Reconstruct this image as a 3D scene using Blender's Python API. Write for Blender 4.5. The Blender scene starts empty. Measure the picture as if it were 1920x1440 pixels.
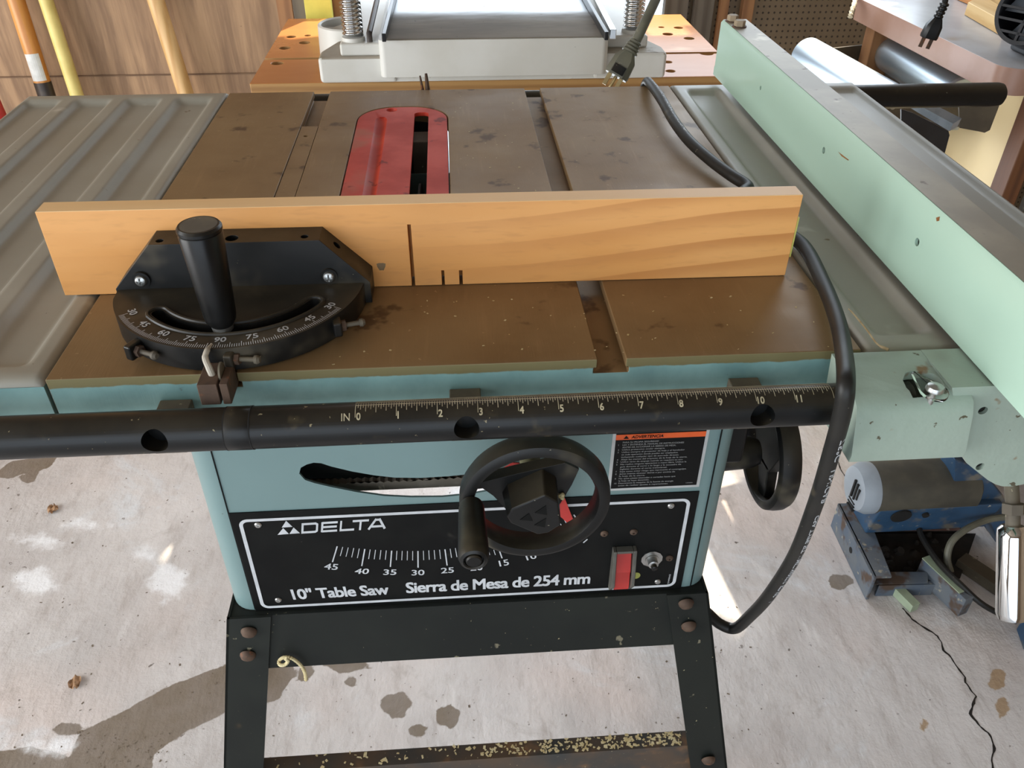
import bpy, bmesh, math, random
from mathutils import Vector, Matrix, noise

random.seed(7)
SC = bpy.context.scene
COL = SC.collection
R = math.radians

# ------------------------------------------------------------------ camera
CAM_POS = Vector((0.2671, -0.4490, 1.1860))
YAW, PITCH, ROLL, FPX = 0.0755, 0.6377, 0.0065, 1553.0


def cam_axes():
    f = Vector((math.sin(YAW) * math.cos(PITCH), math.cos(YAW) * math.cos(PITCH), -math.sin(PITCH)))
    r = f.cross(Vector((0, 0, 1))).normalized()
    u = r.cross(f)
    c, s = math.cos(ROLL), math.sin(ROLL)
    return c * r + s * u, -s * r + c * u, f


CR, CU, CF = cam_axes()
cd = bpy.data.cameras.new('camera')
cam = bpy.data.objects.new('camera', cd)
COL.objects.link(cam)
cd.sensor_width = 36.0
cd.lens = FPX / 1920 * 36.0
cd.clip_start = 0.02
cam.matrix_world = Matrix(((CR.x, CU.x, -CF.x, CAM_POS.x), (CR.y, CU.y, -CF.y, CAM_POS.y),
                           (CR.z, CU.z, -CF.z, CAM_POS.z), (0, 0, 0, 1)))
SC.camera = cam

# ------------------------------------------------------------------ world, lights, exposure
SC.view_settings.view_transform = 'Standard'
SC.view_settings.look = 'None'
SC.view_settings.gamma = 1.0
SC.view_settings.use_curve_mapping = False
SC.view_settings.exposure = 0.03

W = bpy.data.worlds.new('sky')
SC.world = W
W.use_nodes = True
bg = W.node_tree.nodes['Background']
bg.inputs['Color'].default_value = (0.70, 0.84, 1.0, 1)
bg.inputs['Strength'].default_value = 2.2


def area(name, loc, target, sx, sy, power, color):
    l = bpy.data.lights.new(name, 'AREA')
    l.shape = 'RECTANGLE'
    l.size, l.size_y, l.energy, l.color = sx, sy, power, color
    o = bpy.data.objects.new(name, l)
    COL.objects.link(o)
    o.location = loc
    o.rotation_euler = (Vector(target) - Vector(loc)).to_track_quat('-Z', 'Y').to_euler()
    return o


area('daylight_open_garage_door', (-0.65, -2.2, 1.12), (-0.65, 0.0, 1.0), 2.9, 1.95, 15, (0.98, 0.99, 1.0))
area('daylight_side_door', (-2.5, -0.55, 1.12), (0.0, 0.0, 0.9), 2.2, 1.9, 92, (1.0, 0.985, 0.96))
area('daylight_back_window', (0.70, 1.435, 1.31), (0.6, 0.2, 0.6), 1.34, 0.88, 15.5, (0.80, 0.89, 1.0))
area('daylight_back_door', (0.395, 1.435, 0.40), (0.45, 0.2, 0.0), 0.66, 0.66, 11, (0.92, 0.96, 1.0))
SUN = bpy.data.lights.new('sun', 'SUN')
SUN.energy = 9.0
SUN.angle = R(0.6)
SUN.color = (1.0, 0.86, 0.66)
sun = bpy.data.objects.new('sun', SUN)
COL.objects.link(sun)
SUN_DIR = Vector((0.25, 0.55, 0.80)).normalized()       # towards the sun
sun.rotation_euler = SUN_DIR.to_track_quat('Z', 'Y').to_euler()

H = 0.87                      # height of the saw table


def at(px, py, x=None, y=None, z=None):
    """the place on the plane x=, y= or z= that shows at this pixel of the photograph"""
    d = CF + (px - 960) / FPX * CR - (py - 720) / FPX * CU
    if x is not None:
        t = (x - CAM_POS.x) / d.x
    elif y is not None:
        t = (y - CAM_POS.y) / d.y
    else:
        t = (z - CAM_POS.z) / d.z
    return CAM_POS + t * d


# ------------------------------------------------------------------ materials
def lin(h):
    if isinstance(h, (tuple, list)):
        return (*[c for c in h[:3]], 1)
    h = h.lstrip('#')
    v = [int(h[i:i + 2], 16) / 255 for i in (0, 2, 4)]
    return (*[c / 12.92 if c <= 0.04045 else ((c + 0.055) / 1.055) ** 2.4 for c in v], 1)


class NT:
    def __init__(s, name):
        s.m = bpy.data.materials.new(name)
        s.m.use_nodes = True
        s.t = s.m.node_tree
        s.b = s.t.nodes['Principled BSDF']
        s._tc = None

    def n(s, typ, **kw):
        o = s.t.nodes.new(typ)
        for k, v in kw.items():
            setattr(o, k, v)
        return o

    def l(s, a, b):
        s.t.links.new(a, b)

    def coord(s, stretch=(1, 1, 1), rot=(0, 0, 0), world=False):
        tc = s.n('ShaderNodeTexCoord')
        mp = s.n('ShaderNodeMapping')
        mp.inputs['Scale'].default_value = stretch
        mp.inputs['Rotation'].default_value = rot
        if world:
            g = s.n('ShaderNodeNewGeometry')
            s.l(g.outputs['Position'], mp.inputs['Vector'])
        else:
            s.l(tc.outputs['Object'], mp.inputs['Vector'])
        return mp.outputs['Vector']

    def noise(s, vec, scale, detail=4, rough=0.55, dist=0.0):
        o = s.n('ShaderNodeTexNoise')
        o.inputs['Scale'].default_value = scale
        o.inputs['Detail'].default_value = detail
        o.inputs['Roughness'].default_value = rough
        o.inputs['Distortion'].default_value = dist
        s.l(vec, o.inputs['Vector'])
        return o.outputs['Fac']

    def ramp(s, fac, a, b, lo=0.0, hi=1.0):
        o = s.n('ShaderNodeMapRange')
        o.interpolation_type = 'SMOOTHSTEP'
        o.inputs['From Min'].default_value = a
        o.inputs['From Max'].default_value = b
        o.inputs['To Min'].default_value = lo
        o.inputs['To Max'].default_value = hi
        s.l(fac, o.inputs['Value'])
        return o.outputs['Result']

    def math(s, op, a, b=None):
        o = s.n('ShaderNodeMath', operation=op)
        for i, v in enumerate((a, b)):
            if v is None:
                continue
            if isinstance(v, (int, float)):
                o.inputs[i].default_value = v
            else:
                s.l(v, o.inputs[i])
        return o.outputs[0]

    def mix(s, fac, a, b):
        o = s.n('ShaderNodeMix', data_type='RGBA')
        for i, v in ((0, fac), (6, a), (7, b)):
            if isinstance(v, (int, float)):
                o.inputs[i].default_value = v
            elif isinstance(v, (tuple, str)):
                o.inputs[i].default_value = lin(v)
            else:
                s.l(v, o.inputs[i])
        return o.outputs[2]

    def bump(s, h, strength, dist=0.002):
        o = s.n('ShaderNodeBump')
        o.inputs['Strength'].default_value = strength
        o.inputs['Distance'].default_value = dist
        s.l(h, o.inputs['Height'])
        s.l(o.outputs['Normal'], s.b.inputs['Normal'])

    def set(s, color=None, rough=None, metal=None, **kw):
        for key, v in (('Base Color', color), ('Roughness', rough), ('Metallic', metal), *kw.items()):
            if v is None:
                continue
            i = s.b.inputs[key]
            if isinstance(v, (int, float)):
                i.default_value = v
            elif isinstance(v, (tuple, str)):
                i.default_value = lin(v)
            else:
                s.l(v, i)
        return s.m


def pm(name, c1, c2=None, scale=12, detail=5, rough=0.5, metal=0.0, bump=0.0, bscale=None, stretch=(1, 1, 1),
       spots=(), rvar=0.0, dist=0.0, world=False, lo=0.35, hi=0.65, dust=None, **kw):
    """c1..c2 blended by noise; spots = (colour, scale, threshold, softness[, roughness])"""
    t = NT(name)
    v = t.coord(stretch, world=world)
    col = lin(c1)
    f = t.noise(v, scale, detail, 0.55, dist)
    if c2:
        col = t.mix(t.ramp(f, lo, hi), c1, c2)
    else:
        rgb = t.n('ShaderNodeRGB')
        rgb.outputs[0].default_value = lin(c1)
        col = rgb.outputs[0]
    rg = rough
    if rvar:
        rg = t.ramp(f, 0.3, 0.7, rough - rvar, rough + rvar)
    for sp in spots:
        c, sc, th, so = sp[:4]
        off = t.n('ShaderNodeMapping')
        off.inputs['Location'].default_value = (sc * 0.37, th * 9.1, so * 5.3 + sc)
        t.l(v, off.inputs['Vector'])
        fm = t.ramp(t.noise(off.outputs['Vector'], sc, 3, 0.6), th, th + so)
        col = t.mix(fm, col, c)
    if dust:
        g_ = t.n('ShaderNodeNewGeometry')
        sz = t.n('ShaderNodeSeparateXYZ')
        t.l(g_.outputs['Normal'], sz.inputs[0])
        dm = t.math('MULTIPLY', t.ramp(sz.outputs['Z'], 0.25, 0.95), t.ramp(t.noise(t.coord(), 16, 5, 0.65), 0.25, 0.75, 0.25 * dust[1], dust[1]))
        col = t.mix(dm, col, dust[0])
        rg = t.mix(dm, (rough,) * 3, (0.85,) * 3) if not rvar else rg
    if bump:
        t.bump(t.noise(v, bscale or scale * 6, 3), bump)
    return t.set(col, rg, metal, **kw)


def wood(name, c1, c2, axis='x', ring=26.0, rough=0.5, stretch=0.07, dist=1.6, fine=0.35, **kw):
    t = NT(name)
    st = {'x': (stretch, 1, 1), 'y': (1, stretch, 1), 'z': (1, 1, stretch)}[axis]
    v = t.coord(st)
    a = t.noise(v, ring, 3, 0.5, dist)
    w = t.n('ShaderNodeTexWave', wave_type='BANDS', bands_direction='Z' if axis != 'z' else 'X')
    w.inputs['Scale'].default_value = ring * 0.45
    w.inputs['Distortion'].default_value = 9.0
    w.inputs['Detail'].default_value = 2.0
    w.inputs['Detail Scale'].default_value = 0.6
    t.l(v, w.inputs['Vector'])
    b = t.noise(v, ring * 9, 3, 0.6)
    f = t.math('ADD', t.math('MULTIPLY', w.outputs['Fac'], 0.45), t.math('MULTIPLY', a, 0.5))
    f = t.math('ADD', f, t.math('MULTIPLY', t.math('SUBTRACT', b, 0.5), fine))
    col = t.mix(t.ramp(f, 0.25, 0.85), c1, c2)
    t.bump(b, 0.15, 0.001)
    return t.set(col, rough, 0, **kw)


# ---- paints and metals of the saw
def iron_mat():
    t = NT('rusty_cast_iron')
    v = t.coord()
    f = t.noise(v, 7, 5, 0.6)
    col = t.mix(t.ramp(f, 0.3, 0.7), '#795f3f', '#8a714f')
    vs = t.coord((14, 1.2, 1))
    col = t.mix(t.ramp(t.noise(vs, 11, 4), 0.55, 0.8, 0, 0.45), col, '#977b58')
    col = t.mix(t.ramp(t.noise(v, 26, 4), 0.60, 0.68, 0, 0.8), col, '#4a3320')
    col = t.mix(t.ramp(t.noise(v, 190, 2), 0.72, 0.76, 0, 0.5), col, '#b69a76')
    # vertical castings are painted; the milled edge has rusted through the paint
    g = t.n('ShaderNodeNewGeometry')
    sep = t.n('ShaderNodeSeparateXYZ')
    t.l(g.outputs['Normal'], sep.inputs[0])
    pos = t.n('ShaderNodeSeparateXYZ')
    t.l(g.outputs['Position'], pos.inputs[0])
    paint = t.mix(t.ramp(t.noise(v, 30, 4), 0.35, 0.75), '#86aeac', '#739998')
    paint = t.mix(t.ramp(t.noise(v, 60, 4), 0.68, 0.74, 0, 0.7), paint, '#57452f')
    edge = t.ramp(t.math('ADD', pos.outputs['Z'], t.math('MULTIPLY', t.noise(v, 55, 4), 0.004)), H - 0.0058, H - 0.0046)
    paint = t.mix(edge, paint, '#7b7350')
    front = t.math('MULTIPLY', t.ramp(sep.outputs['Y'], -0.6, -0.8), t.ramp(pos.outputs['Y'], 0.02, 0.01))
    col = t.mix(front, col, paint)
    t.bump(t.noise(vs, 60, 3), 0.12, 0.0006)
    rg = t.ramp(t.noise(v, 13, 4), 0.3, 0.7, 0.40, 0.54)
    mt = t.math('MULTIPLY', t.math('SUBTRACT', 1.0, front), 0.15)
    return t.set(col, rg, mt, **{'Specular IOR Level': 0.35})


M = {}
M['iron'] = iron_mat()
M['wing'] = pm('grey_painted_steel', '#8f8c80', '#9a978b', 9, rough=0.46, metal=0.0, rvar=0.06, bump=0.03, bscale=220,
               spots=(('#6d6048', 38, 0.70, 0.05), ('#4a4236', 120, 0.75, 0.03), ('#b5b3a8', 17, 0.66, 0.12)))
M['apron'] = pm('teal_wing_paint', '#86aeac', '#739998', 18, rough=0.42, spots=(('#4e4333', 55, 0.7, 0.05),))
M['green'] = pm('green_fence_paint', '#aecbb9', '#a8c5b3', 3, rough=0.32, rvar=0.04, spots=(('#6a6552', 110, 0.775, 0.02),))
M['fencetop'] = pm('dusty_fence_top', '#a49d8c', '#8f897b', 12, rough=0.5, metal=0.2,
                   spots=(('#6a6153', 60, 0.66, 0.06), ('#c4bfae', 25, 0.64, 0.1)))
M['casting'] = pm('green_casting_paint', '#9aa99c', '#8c9b8f', 6, rough=0.4, bump=0.25, bscale=95,
                  spots=(('#7f6445', 34, 0.64, 0.06), ('#55503f', 85, 0.68, 0.03), ('#6f6a58', 9, 0.60, 0.16), ('#c3d0c5', 16, 0.68, 0.1)))
M['cabinet'] = pm('blue_cabinet_paint', '#708887', '#6a8281', 3, rough=0.38, rvar=0.04,
                  spots=(('#55605c', 160, 0.77, 0.02),))
M['panel'] = pm('black_panel', '#0d0e0e', '#131413', 25, rough=0.5, **{'Specular IOR Level': 0.12}, 
                spots=(('#55524a', 130, 0.74, 0.03), ('#3a3833', 22, 0.68, 0.1)))
M['ink'] = pm('panel_print', '#c3c6c8', '#b4b7b9', 60, rough=0.5)
M['rail'] = pm('black_rail', '#0c0d0e', '#121313', 14, **{'Specular IOR Level': 0.3}, rough=0.36, rvar=0.06,  dust=('#574e3d', 0.30),
               spots=(('#3f3828', 45, 0.62, 0.18, 0.8), ('#8b8064', 230, 0.70, 0.03)))
M['ruler'] = pm('ruler_print', '#c9bf9f', '#a89e82', 90, rough=0.6)
M['black'] = pm('black_plastic', '#0b0c0c', '#111111', 30, **{'Specular IOR Level': 0.3}, rough=0.36, rvar=0.06, dust=('#5d5340', 0.35),
                spots=(('#4c473c', 30, 0.62, 0.2), ('#93907f', 260, 0.74, 0.02)))
M['gauge'] = pm('black_gauge_enamel', '#121211', '#1a1917', 22, **{'Specular IOR Level': 0.3}, rough=0.42, rvar=0.08, dust=('#5d5340', 0.35),
                spots=(('#5b5343', 18, 0.52, 0.3), ('#99917a', 240, 0.74, 0.02)))
M['red'] = pm('red_insert_paint', '#c0402e', '#a83326', 16, **{'Specular IOR Level': 0.25}, rough=0.5, rvar=0.06,
              spots=(('#a5523f', 11, 0.58, 0.14), ('#7a1712', 30, 0.64, 0.06)))
M['redp'] = pm('red_plastic', '#b8352f', '#a32b27', 30, rough=0.35)
M['rust'] = pm('rusted_steel', '#4a3a2f', '#5e4a3b', 60, rough=0.75, metal=0.3, spots=(('#7a4c30', 90, 0.6, 0.1),))
M['steel'] = pm('zinc_steel', '#b9bab8', '#9d9d99', 60, rough=0.3, metal=0.9)
M['dullwhite'] = pm('dull_bent_wire', '#b3ab9c', '#9c9384', 90, rough=0.6)
M['chrome'] = pm('chrome', '#d9dbdc', '#c6c8c8', 10, rough=0.07, metal=1.0)
M['dustmetal'] = pm('dark_dusty_metal', '#5a5348', '#6d6554', 26, rough=0.7, metal=0.2,
                    spots=(('#a39a80', 120, 0.68, 0.05),))
M['stand'] = pm('black_stand', '#191c1a', '#20231f', 10, **{'Specular IOR Level': 0.2}, rough=0.5, rvar=0.06,
                spots=(('#57452f', 14, 0.68, 0.12), ('#ab9f7d', 210, 0.72, 0.02), ('#6f6a58', 60, 0.69, 0.05)))
M['standrust'] = pm('rusty_stand', '#2d2f2e', '#4a3a2b', 14, rough=0.5,
                    spots=(('#6b4e33', 22, 0.55, 0.15), ('#b3a782', 330, 0.70, 0.03)))
M['rubber'] = pm('black_rubber_cord', '#1a1a19', '#242320', 30, rough=0.45, **{'Specular IOR Level': 0.3}, 
                 spots=(('#5a5140', 16, 0.66, 0.12), ('#8c8674', 190, 0.73, 0.02)))
M['cordgrey'] = pm('grey_rubber_cord', '#58574b', '#666454', 30, rough=0.55, spots=(('#7e7a66', 90, 0.66, 0.05),))
M['brass'] = pm('brass_prongs', '#c4b184', '#a8946a', 50, rough=0.3, metal=0.9)
M['darkhole'] = pm('dark_iron_hole_shade', '#0d0c0b', '#15130f', 40, rough=0.9)  # dark iron; also puts the shade of holes and slots into colour
def board_mat():
    t = NT('pine_board')
    tc = t.n('ShaderNodeTexCoord')
    sp = t.n('ShaderNodeSeparateXYZ')
    t.l(tc.outputs['Object'], sp.inputs[0])
    v = t.coord((0.6, 1, 2.2))
    # flat-sawn growth rings that sweep up towards the right end
    x = t.math('ADD', sp.outputs['X'], -0.02)
    bend = t.math('MULTIPLY', t.ramp(x, 0.12, 0.46), 0.030)
    z = t.math('SUBTRACT', sp.outputs['Z'], bend)
    z = t.math('ADD', z, t.math('MULTIPLY', t.noise(v, 7, 2), 0.012))
    z = t.math('ADD', z, t.math('MULTIPLY', sp.outputs['Y'], 0.35))
    f = t.math('FRACT', t.math('MULTIPLY', z, 52.0))
    ring = t.math('MULTIPLY', t.ramp(f, 0.25, 0.93), t.ramp(f, 1.0, 0.95))
    soft = t.noise(t.coord((0.25, 1, 1)), 16, 3)
    col = t.mix(t.ramp(soft, 0.3, 0.7), '#e8ab68', '#db9a54')
    col = t.mix(t.math('MULTIPLY', ring, t.math('MULTIPLY', t.ramp(t.noise(v, 4, 2), 0.3, 0.7, 0.5, 0.9), t.ramp(x, 0.05, 0.30, 0.12, 0.9))), col, '#b8763d')
    col = t.mix(t.ramp(t.noise(t.coord((0.2, 1, 1)), 240, 2), 0.5, 0.8, 0, 0.25), col, '#b9814b')
    col = t.mix(t.ramp(t.noise(t.coord(), 22, 3), 0.70, 0.78, 0, 0.5), col, '#7d6142')
    return t.set(col, 0.45)


M['board'] = board_mat()
M['knot'] = pm('grey_knot', '#8d7458', '#75603f', 60, rough=0.7)
M['yellowtape'] = pm('yellow_tape', '#d8d070', '#c9c164', 40, rough=0.5)
M['labelblk'] = pm('label_black', '#08090a', None, 10, rough=0.3, **{'Specular IOR Level': 0.2})
M['orange'] = pm('label_orange', '#dc5b22', '#d25420', 60, rough=0.35)
M['labeltxt'] = pm('label_print', '#8f8f8d', None, 10, rough=0.5)
M['labelwht'] = pm('label_edge', '#b5b6b4', '#a9aaa8', 50, rough=0.45)
M['greyplastic'] = pm('dusty_grey_plastic', '#43423d', '#56544c', 40, rough=0.6)
M['lime'] = pm('lime_sticker', '#a9ac55', '#9da04c', 80, rough=0.5)
M['rim'] = pm('black_wheel', '#0f1010', '#171716', 24, **{'Specular IOR Level': 0.3}, rough=0.40, rvar=0.06, dust=('#5d5340', 0.45),
              spots=(('#575142', 16, 0.55, 0.22), ('#99927d', 240, 0.73, 0.02)))
M['olive'] = pm('dusty_shaft', '#6f6a4c', '#5d583f', 30, rough=0.6)
M['dustybolt'] = pm('dusty_bolt_head', '#8f8069', '#a08f76', 60, rough=0.7)
M['boardtoplit'] = pm('pale_pine_lit_top', '#f0cb97', '#e6bc84', 8, rough=0.5, stretch=(0.1, 1, 1))  # paler planed top, with light from above put into its tone
M['rustmark'] = pm('orange_rust', '#9a6a38', '#7e5228', 90, rough=0.8)
M['rack'] = pm('grey_rack_iron', '#6b6257', '#574f44', 40, rough=0.7, metal=0.2, spots=(('#8b8170', 90, 0.66, 0.08),))
# transparent cursor
tt = NT('clear_acrylic')
M['clear'] = tt.set('#f6f6f2', 0.03, 0.0, **{'Transmission Weight': 1.0, 'IOR': 1.3})
# ---- background
M['planer'] = pm('pale_planer_plastic', '#d0cfc8', '#c7c5bc', 8, rough=0.42, spots=(('#8d8571', 26, 0.68, 0.08), ('#6e6757', 170, 0.75, 0.02)))
M['planertop'] = pm('dusty_planer_top', '#a0988a', '#8f8674', 14, rough=0.6, spots=(('#6c624f', 30, 0.62, 0.1),))
def bed_mat():
    t = NT('planer_bed_steel')
    v = t.coord()
    sp = t.n('ShaderNodeSeparateXYZ')
    t.l(v, sp.inputs[0])
    n1 = t.noise(t.coord((0.35, 1, 1)), 9, 5, 0.65)
    # packed dust along the front edge thins out towards the cutter
    d = t.ramp(t.math('ADD', sp.outputs['Y'], t.math('MULTIPLY', t.math('SUBTRACT', n1, 0.5), 0.16)), 0.10, -0.01, 0.12, 0.95)
    col = t.mix(d, '#aeb3b8', t.mix(t.ramp(n1, 0.35, 0.65), '#6f6558', '#8a8071'))
    col = t.mix(t.ramp(t.noise(v, 90, 2), 0.72, 0.76), col, '#4a4238')
    return t.set(col, t.math('ADD', 0.30, t.math('MULTIPLY', d, 0.5)), t.math('MULTIPLY', t.math('SUBTRACT', 1.0, d), 0.85))


M['bedsteel'] = bed_mat()
M['orangewood'] = pm('orange_varnished_board', '#c6824a', '#b87540', 7, rough=0.3, rvar=0.06, stretch=(0.3, 1, 1),
                     spots=(('#7c5330', 70, 0.73, 0.03), ('#e2b285', 12, 0.66, 0.1)))
M['plankedge'] = wood('raw_plank_edge', '#a9814c', '#8a6234', 'x', 40, 0.6, 0.05)
M['pole'] = wood('tan_ash_handle', '#d3ab73', '#bf9257', 'z', 40, 0.45, 0.04)
M['poleorange'] = wood('orange_handle', '#c98a45', '#b87636', 'z', 40, 0.4, 0.04)
M['poleyellow'] = pm('yellow_worn_handle', '#dcc878', '#cfb868', 20, rough=0.45, spots=(('#a5763f', 22, 0.66, 0.05), ('#4e4026', 60, 0.72, 0.03)))
M['white'] = pm('white_paper', '#d6d5cf', '#c8c7c0', 50, rough=0.6)
M['ferrule'] = pm('dark_ferrule', '#3a332f', '#4a413a', 30, rough=0.45, metal=0.4)
M['redtool'] = pm('red_paint', '#b3302a', '#a12823', 20, rough=0.4)
M['yellowb'] = pm('yellow_board_paint', '#ddd05f', '#cfc254', 14, rough=0.5, spots=(('#8f8a3f', 60, 0.7, 0.04),))
M['plankgrey'] = wood('grey_weathered_plank', '#6f6558', '#574d41', 'z', 30, 0.75, 0.05)
M['plankbrown'] = wood('brown_plank', '#9b6d44', '#7d5433', 'z', 30, 0.65, 0.05)
M['roller'] = pm('brushed_roller_steel', '#d4e0e8', '#c6d4de', 20, rough=0.33, metal=0.9, stretch=(1, 0.1, 1), rvar=0.05)
M['galv'] = pm('galvanised_steel', '#a9b0b8', '#8f979f', 40, rough=0.35, metal=0.8)
M['brownmetal'] = pm('brown_guard', '#5b5140', '#4c4335', 20, rough=0.6, spots=(('#7d735c', 60, 0.64, 0.08),))
M['laminate'] = pm('grey_laminate', '#a8a6a6', '#9c9999', 20, rough=0.28, spots=(('#8a7a66', 5, 0.62, 0.1), ('#564c40', 60, 0.76, 0.02)))
M['edging'] = pm('pink_brown_edging', '#a07f70', '#96725f', 12, rough=0.35, spots=(('#70492f', 5, 0.60, 0.12), ('#5a4436', 90, 0.74, 0.02)))
M['cream'] = pm('cream_panel', '#f2ddae', '#ead4a3', 3, rough=0.55)
M['darkwood'] = wood('dark_bench_leg', '#6d4425', '#52301a', 'z', 30, 0.55, 0.05)
M['offcut'] = wood('pale_offcut', '#cfae78', '#bd965d', 'y', 30, 0.6, 0.06)
M['offcuto'] = wood('orange_offcut', '#c28448', '#ad6f38', 'y', 30, 0.55, 0.06)
M['fan'] = pm('black_fan_plastic', '#17181a', '#222326', 20, rough=0.3)
M['blue'] = pm('blue_machine_paint', '#2f4e6b', '#27415a', 16, rough=0.5, spots=(('#6f6a5f', 22, 0.50, 0.2), ('#9c978a', 70, 0.68, 0.06), ('#4e4638', 34, 0.62, 0.1)))
M['bluegrey'] = pm('grey_blue_dirty_iron', '#4e5a68', '#5f6468', 18, rough=0.7, spots=(('#97917f', 60, 0.62, 0.1), ('#4a3a2e', 20, 0.52, 0.12)))
M['endbell'] = pm('grey_motor_cap', '#929ba3', '#868f96', 20, rough=0.5)
M['motorbody'] = pm('dusty_motor_body', '#4a463a', '#3b382f', 18, rough=0.75)
M['dirtshade'] = pm('dark_dirt_and_shade', '#1d1915', '#2c261f', 30, rough=0.9)  # dirt, with the shade inside the motor base put into the colour
M['redbrown'] = pm('red_brown_dirty_plate', '#6e5149', '#7d655c', 30, rough=0.75, spots=(('#a59a90', 60, 0.66, 0.08),))
M['greenbar'] = pm('pale_green_bar', '#97a48b', '#8a977f', 30, rough=0.6, spots=(('#5c5a48', 60, 0.66, 0.06),))
M['shaving'] = pm('pale_wood_shaving', '#d3c69b', '#bfae80', 120, rough=0.7)
M['straw'] = pm('dry_straw', '#c4b08a', '#a68c63', 150, rough=0.7)
M['leaf'] = pm('dry_brown_leaf', '#8a6a4c', '#b08a66', 160, rough=0.7)
M['chip'] = pm('sawdust_chips', '#d2c69e', '#bda876', 300, rough=0.8)
M['grit'] = pm('dark_floor_grit', '#5a5045', '#7a6c5b', 300, rough=0.9)
M['rope'] = pm('cream_rope', '#d9cbaf', '#c5b595', 200, rough=0.8)
M['trimline'] = pm('plywood_joint', '#72573f', '#644b36', 30, rough=0.8)
M['blockerleaf'] = pm('green_blocker_leaf', '#4c6b2c', '#3a5522', 6, rough=0.6)
M['wallpaint'] = pm('garage_wall_board', '#8f7a63', '#84705a', 3, rough=0.8)
M['ceil'] = pm('garage_ceiling_board', '#8b7f70', '#7f7364', 3, rough=0.85)


def plywood_mat():
    t = NT('plywood_wall')
    v = t.coord((1, 1, 0.10))
    a = t.noise(v, 14, 4, 0.55, 2.4)
    b = t.noise(v, 90, 4, 0.6, 0.4)
    f = t.math('ADD', t.math('MULTIPLY', a, 0.75), t.math('MULTIPLY', b, 0.35))
    col = t.mix(t.ramp(f, 0.38, 0.72), '#7c5f45', '#a98764')
    v2 = t.coord()
    col = t.mix(t.ramp(t.noise(v2, 2.2, 3), 0.52, 0.72, 0, 0.6), col, '#6d543c')
    col = t.mix(t.ramp(t.noise(v2, 26, 2), 0.74, 0.77), col, '#33271c')
    t.bump(b, 0.3, 0.001)
    return t.set(col, 0.7)


def pegboard_mat():
    t = NT('pegboard_wall')
    v = t.coord()
    # regular round holes
    def wav(d):
        w = t.n('ShaderNodeTexWave', wave_type='BANDS', bands_direction=d)
        w.inputs['Scale'].default_value = 0.5 / 0.0254 / 3.14159 * 3.14159 * 0.318 * 3.14159 / 3.14159
        t.l(v, w.inputs['Vector'])
        return w.outputs['Fac']
    sep = t.n('ShaderNodeSeparateXYZ')
    t.l(v, sep.inputs[0])
    def cell(ax):
        m = t.math('DIVIDE', sep.outputs[ax], 0.0127)
        fr = t.math('FRACT', m)
        return t.math('SUBTRACT', fr, 0.5)
    dx, dz = cell('X'), cell('Z')
    d = t.math('SQRT', t.math('ADD', t.math('MULTIPLY', dx, dx), t.math('MULTIPLY', dz, dz)))
    col = t.mix(t.ramp(t.noise(v, 6, 4), 0.35, 0.7), '#85735b', '#75634b')
    col = t.mix(t.ramp(d, 0.20, 0.16), col, '#40352a')
    return t.set(col, 0.7)


def floor_mat():
    t = NT('concrete_floor')
    v = t.coord()
    vd = t.coord((1.0, 0.35, 1.0), (0, 0, 0.75))
    col = t.mix(t.ramp(t.noise(v, 3.2, 6, 0.6), 0.3, 0.7), '#b4afac', '#cfcbc8')
    col = t.mix(t.ramp(t.noise(v, 2.3, 3), 0.46, 0.66, 0, 0.75), col, '#c8bbb4')
    col = t.mix(t.ramp(t.noise(v, 4.1, 5, 0.65, 0.8), 0.54, 0.70, 0, 0.8), col, '#cfd3d6')
    col = t.mix(t.ramp(t.noise(vd, 30, 6, 0.72), 0.48, 0.72, 0, 0.6), col, '#a39a94')
    col = t.mix(t.ramp(t.noise(v, 9, 5, 0.7, 0.5), 0.58, 0.74, 0, 0.55), col, '#9d948c')
    col = t.mix(t.ramp(t.noise(vd, 14, 4, 0.6, 0.6), 0.60, 0.74, 0, 0.6), col, '#dad7d4')
    nn = t.noise(v, 24, 5, 0.62)
    at_ = t.n('ShaderNodeAttribute', attribute_name='damp')
    dm = t.ramp(t.math('ADD', at_.outputs['Fac'], t.math('MULTIPLY', t.math('SUBTRACT', nn, 0.5), 0.55)), 0.46, 0.54)
    damp = t.mix(t.ramp(t.noise(v, 12, 4), 0.3, 0.7), '#75695a', '#847a70')
    col = t.mix(dm, col, damp)
    aw = t.n('ShaderNodeAttribute', attribute_name='pale')
    wm = t.ramp(t.math('ADD', aw.outputs['Fac'], t.math('MULTIPLY', t.math('SUBTRACT', nn, 0.5), 0.9)), 0.45, 0.75, 0, 0.75)
    col = t.mix(wm, col, '#eceef0')
    ao = t.n('ShaderNodeAttribute', attribute_name='ochre')
    om = t.ramp(t.math('ADD', ao.outputs['Fac'], t.math('MULTIPLY', t.math('SUBTRACT', nn, 0.5), 1.1)), 0.50, 0.62, 0, 0.8)
    col = t.mix(om, col, '#9a7c52')
    col = t.mix(t.ramp(t.noise(v, 70, 3), 0.69, 0.74, 0, 0.7), col, '#5d5249')
    col = t.mix(t.ramp(t.noise(v, 48, 2), 0.73, 0.76, 0, 0.8), col, '#4c4238')
    t.bump(t.math('ADD', t.noise(v, 60, 5, 0.7), t.math('MULTIPLY', t.noise(vd, 18, 4, 0.7), 1.5)), 0.45, 0.004)
    return t.set(col, t.math('SUBTRACT', 0.75, t.math('MULTIPLY', dm, 0.15)))


M['ply'] = plywood_mat()
M['peg'] = pegboard_mat()
M['floor'] = floor_mat()
M['crack'] = pm('floor_crack', '#17120d', '#241c14', 60, rough=0.95)


# ------------------------------------------------------------------ mesh tools
def off_of(o):
    v = Vector((0, 0, 0))
    while o is not None:
        v = v + o.location
        o = o.parent
    return v


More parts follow.
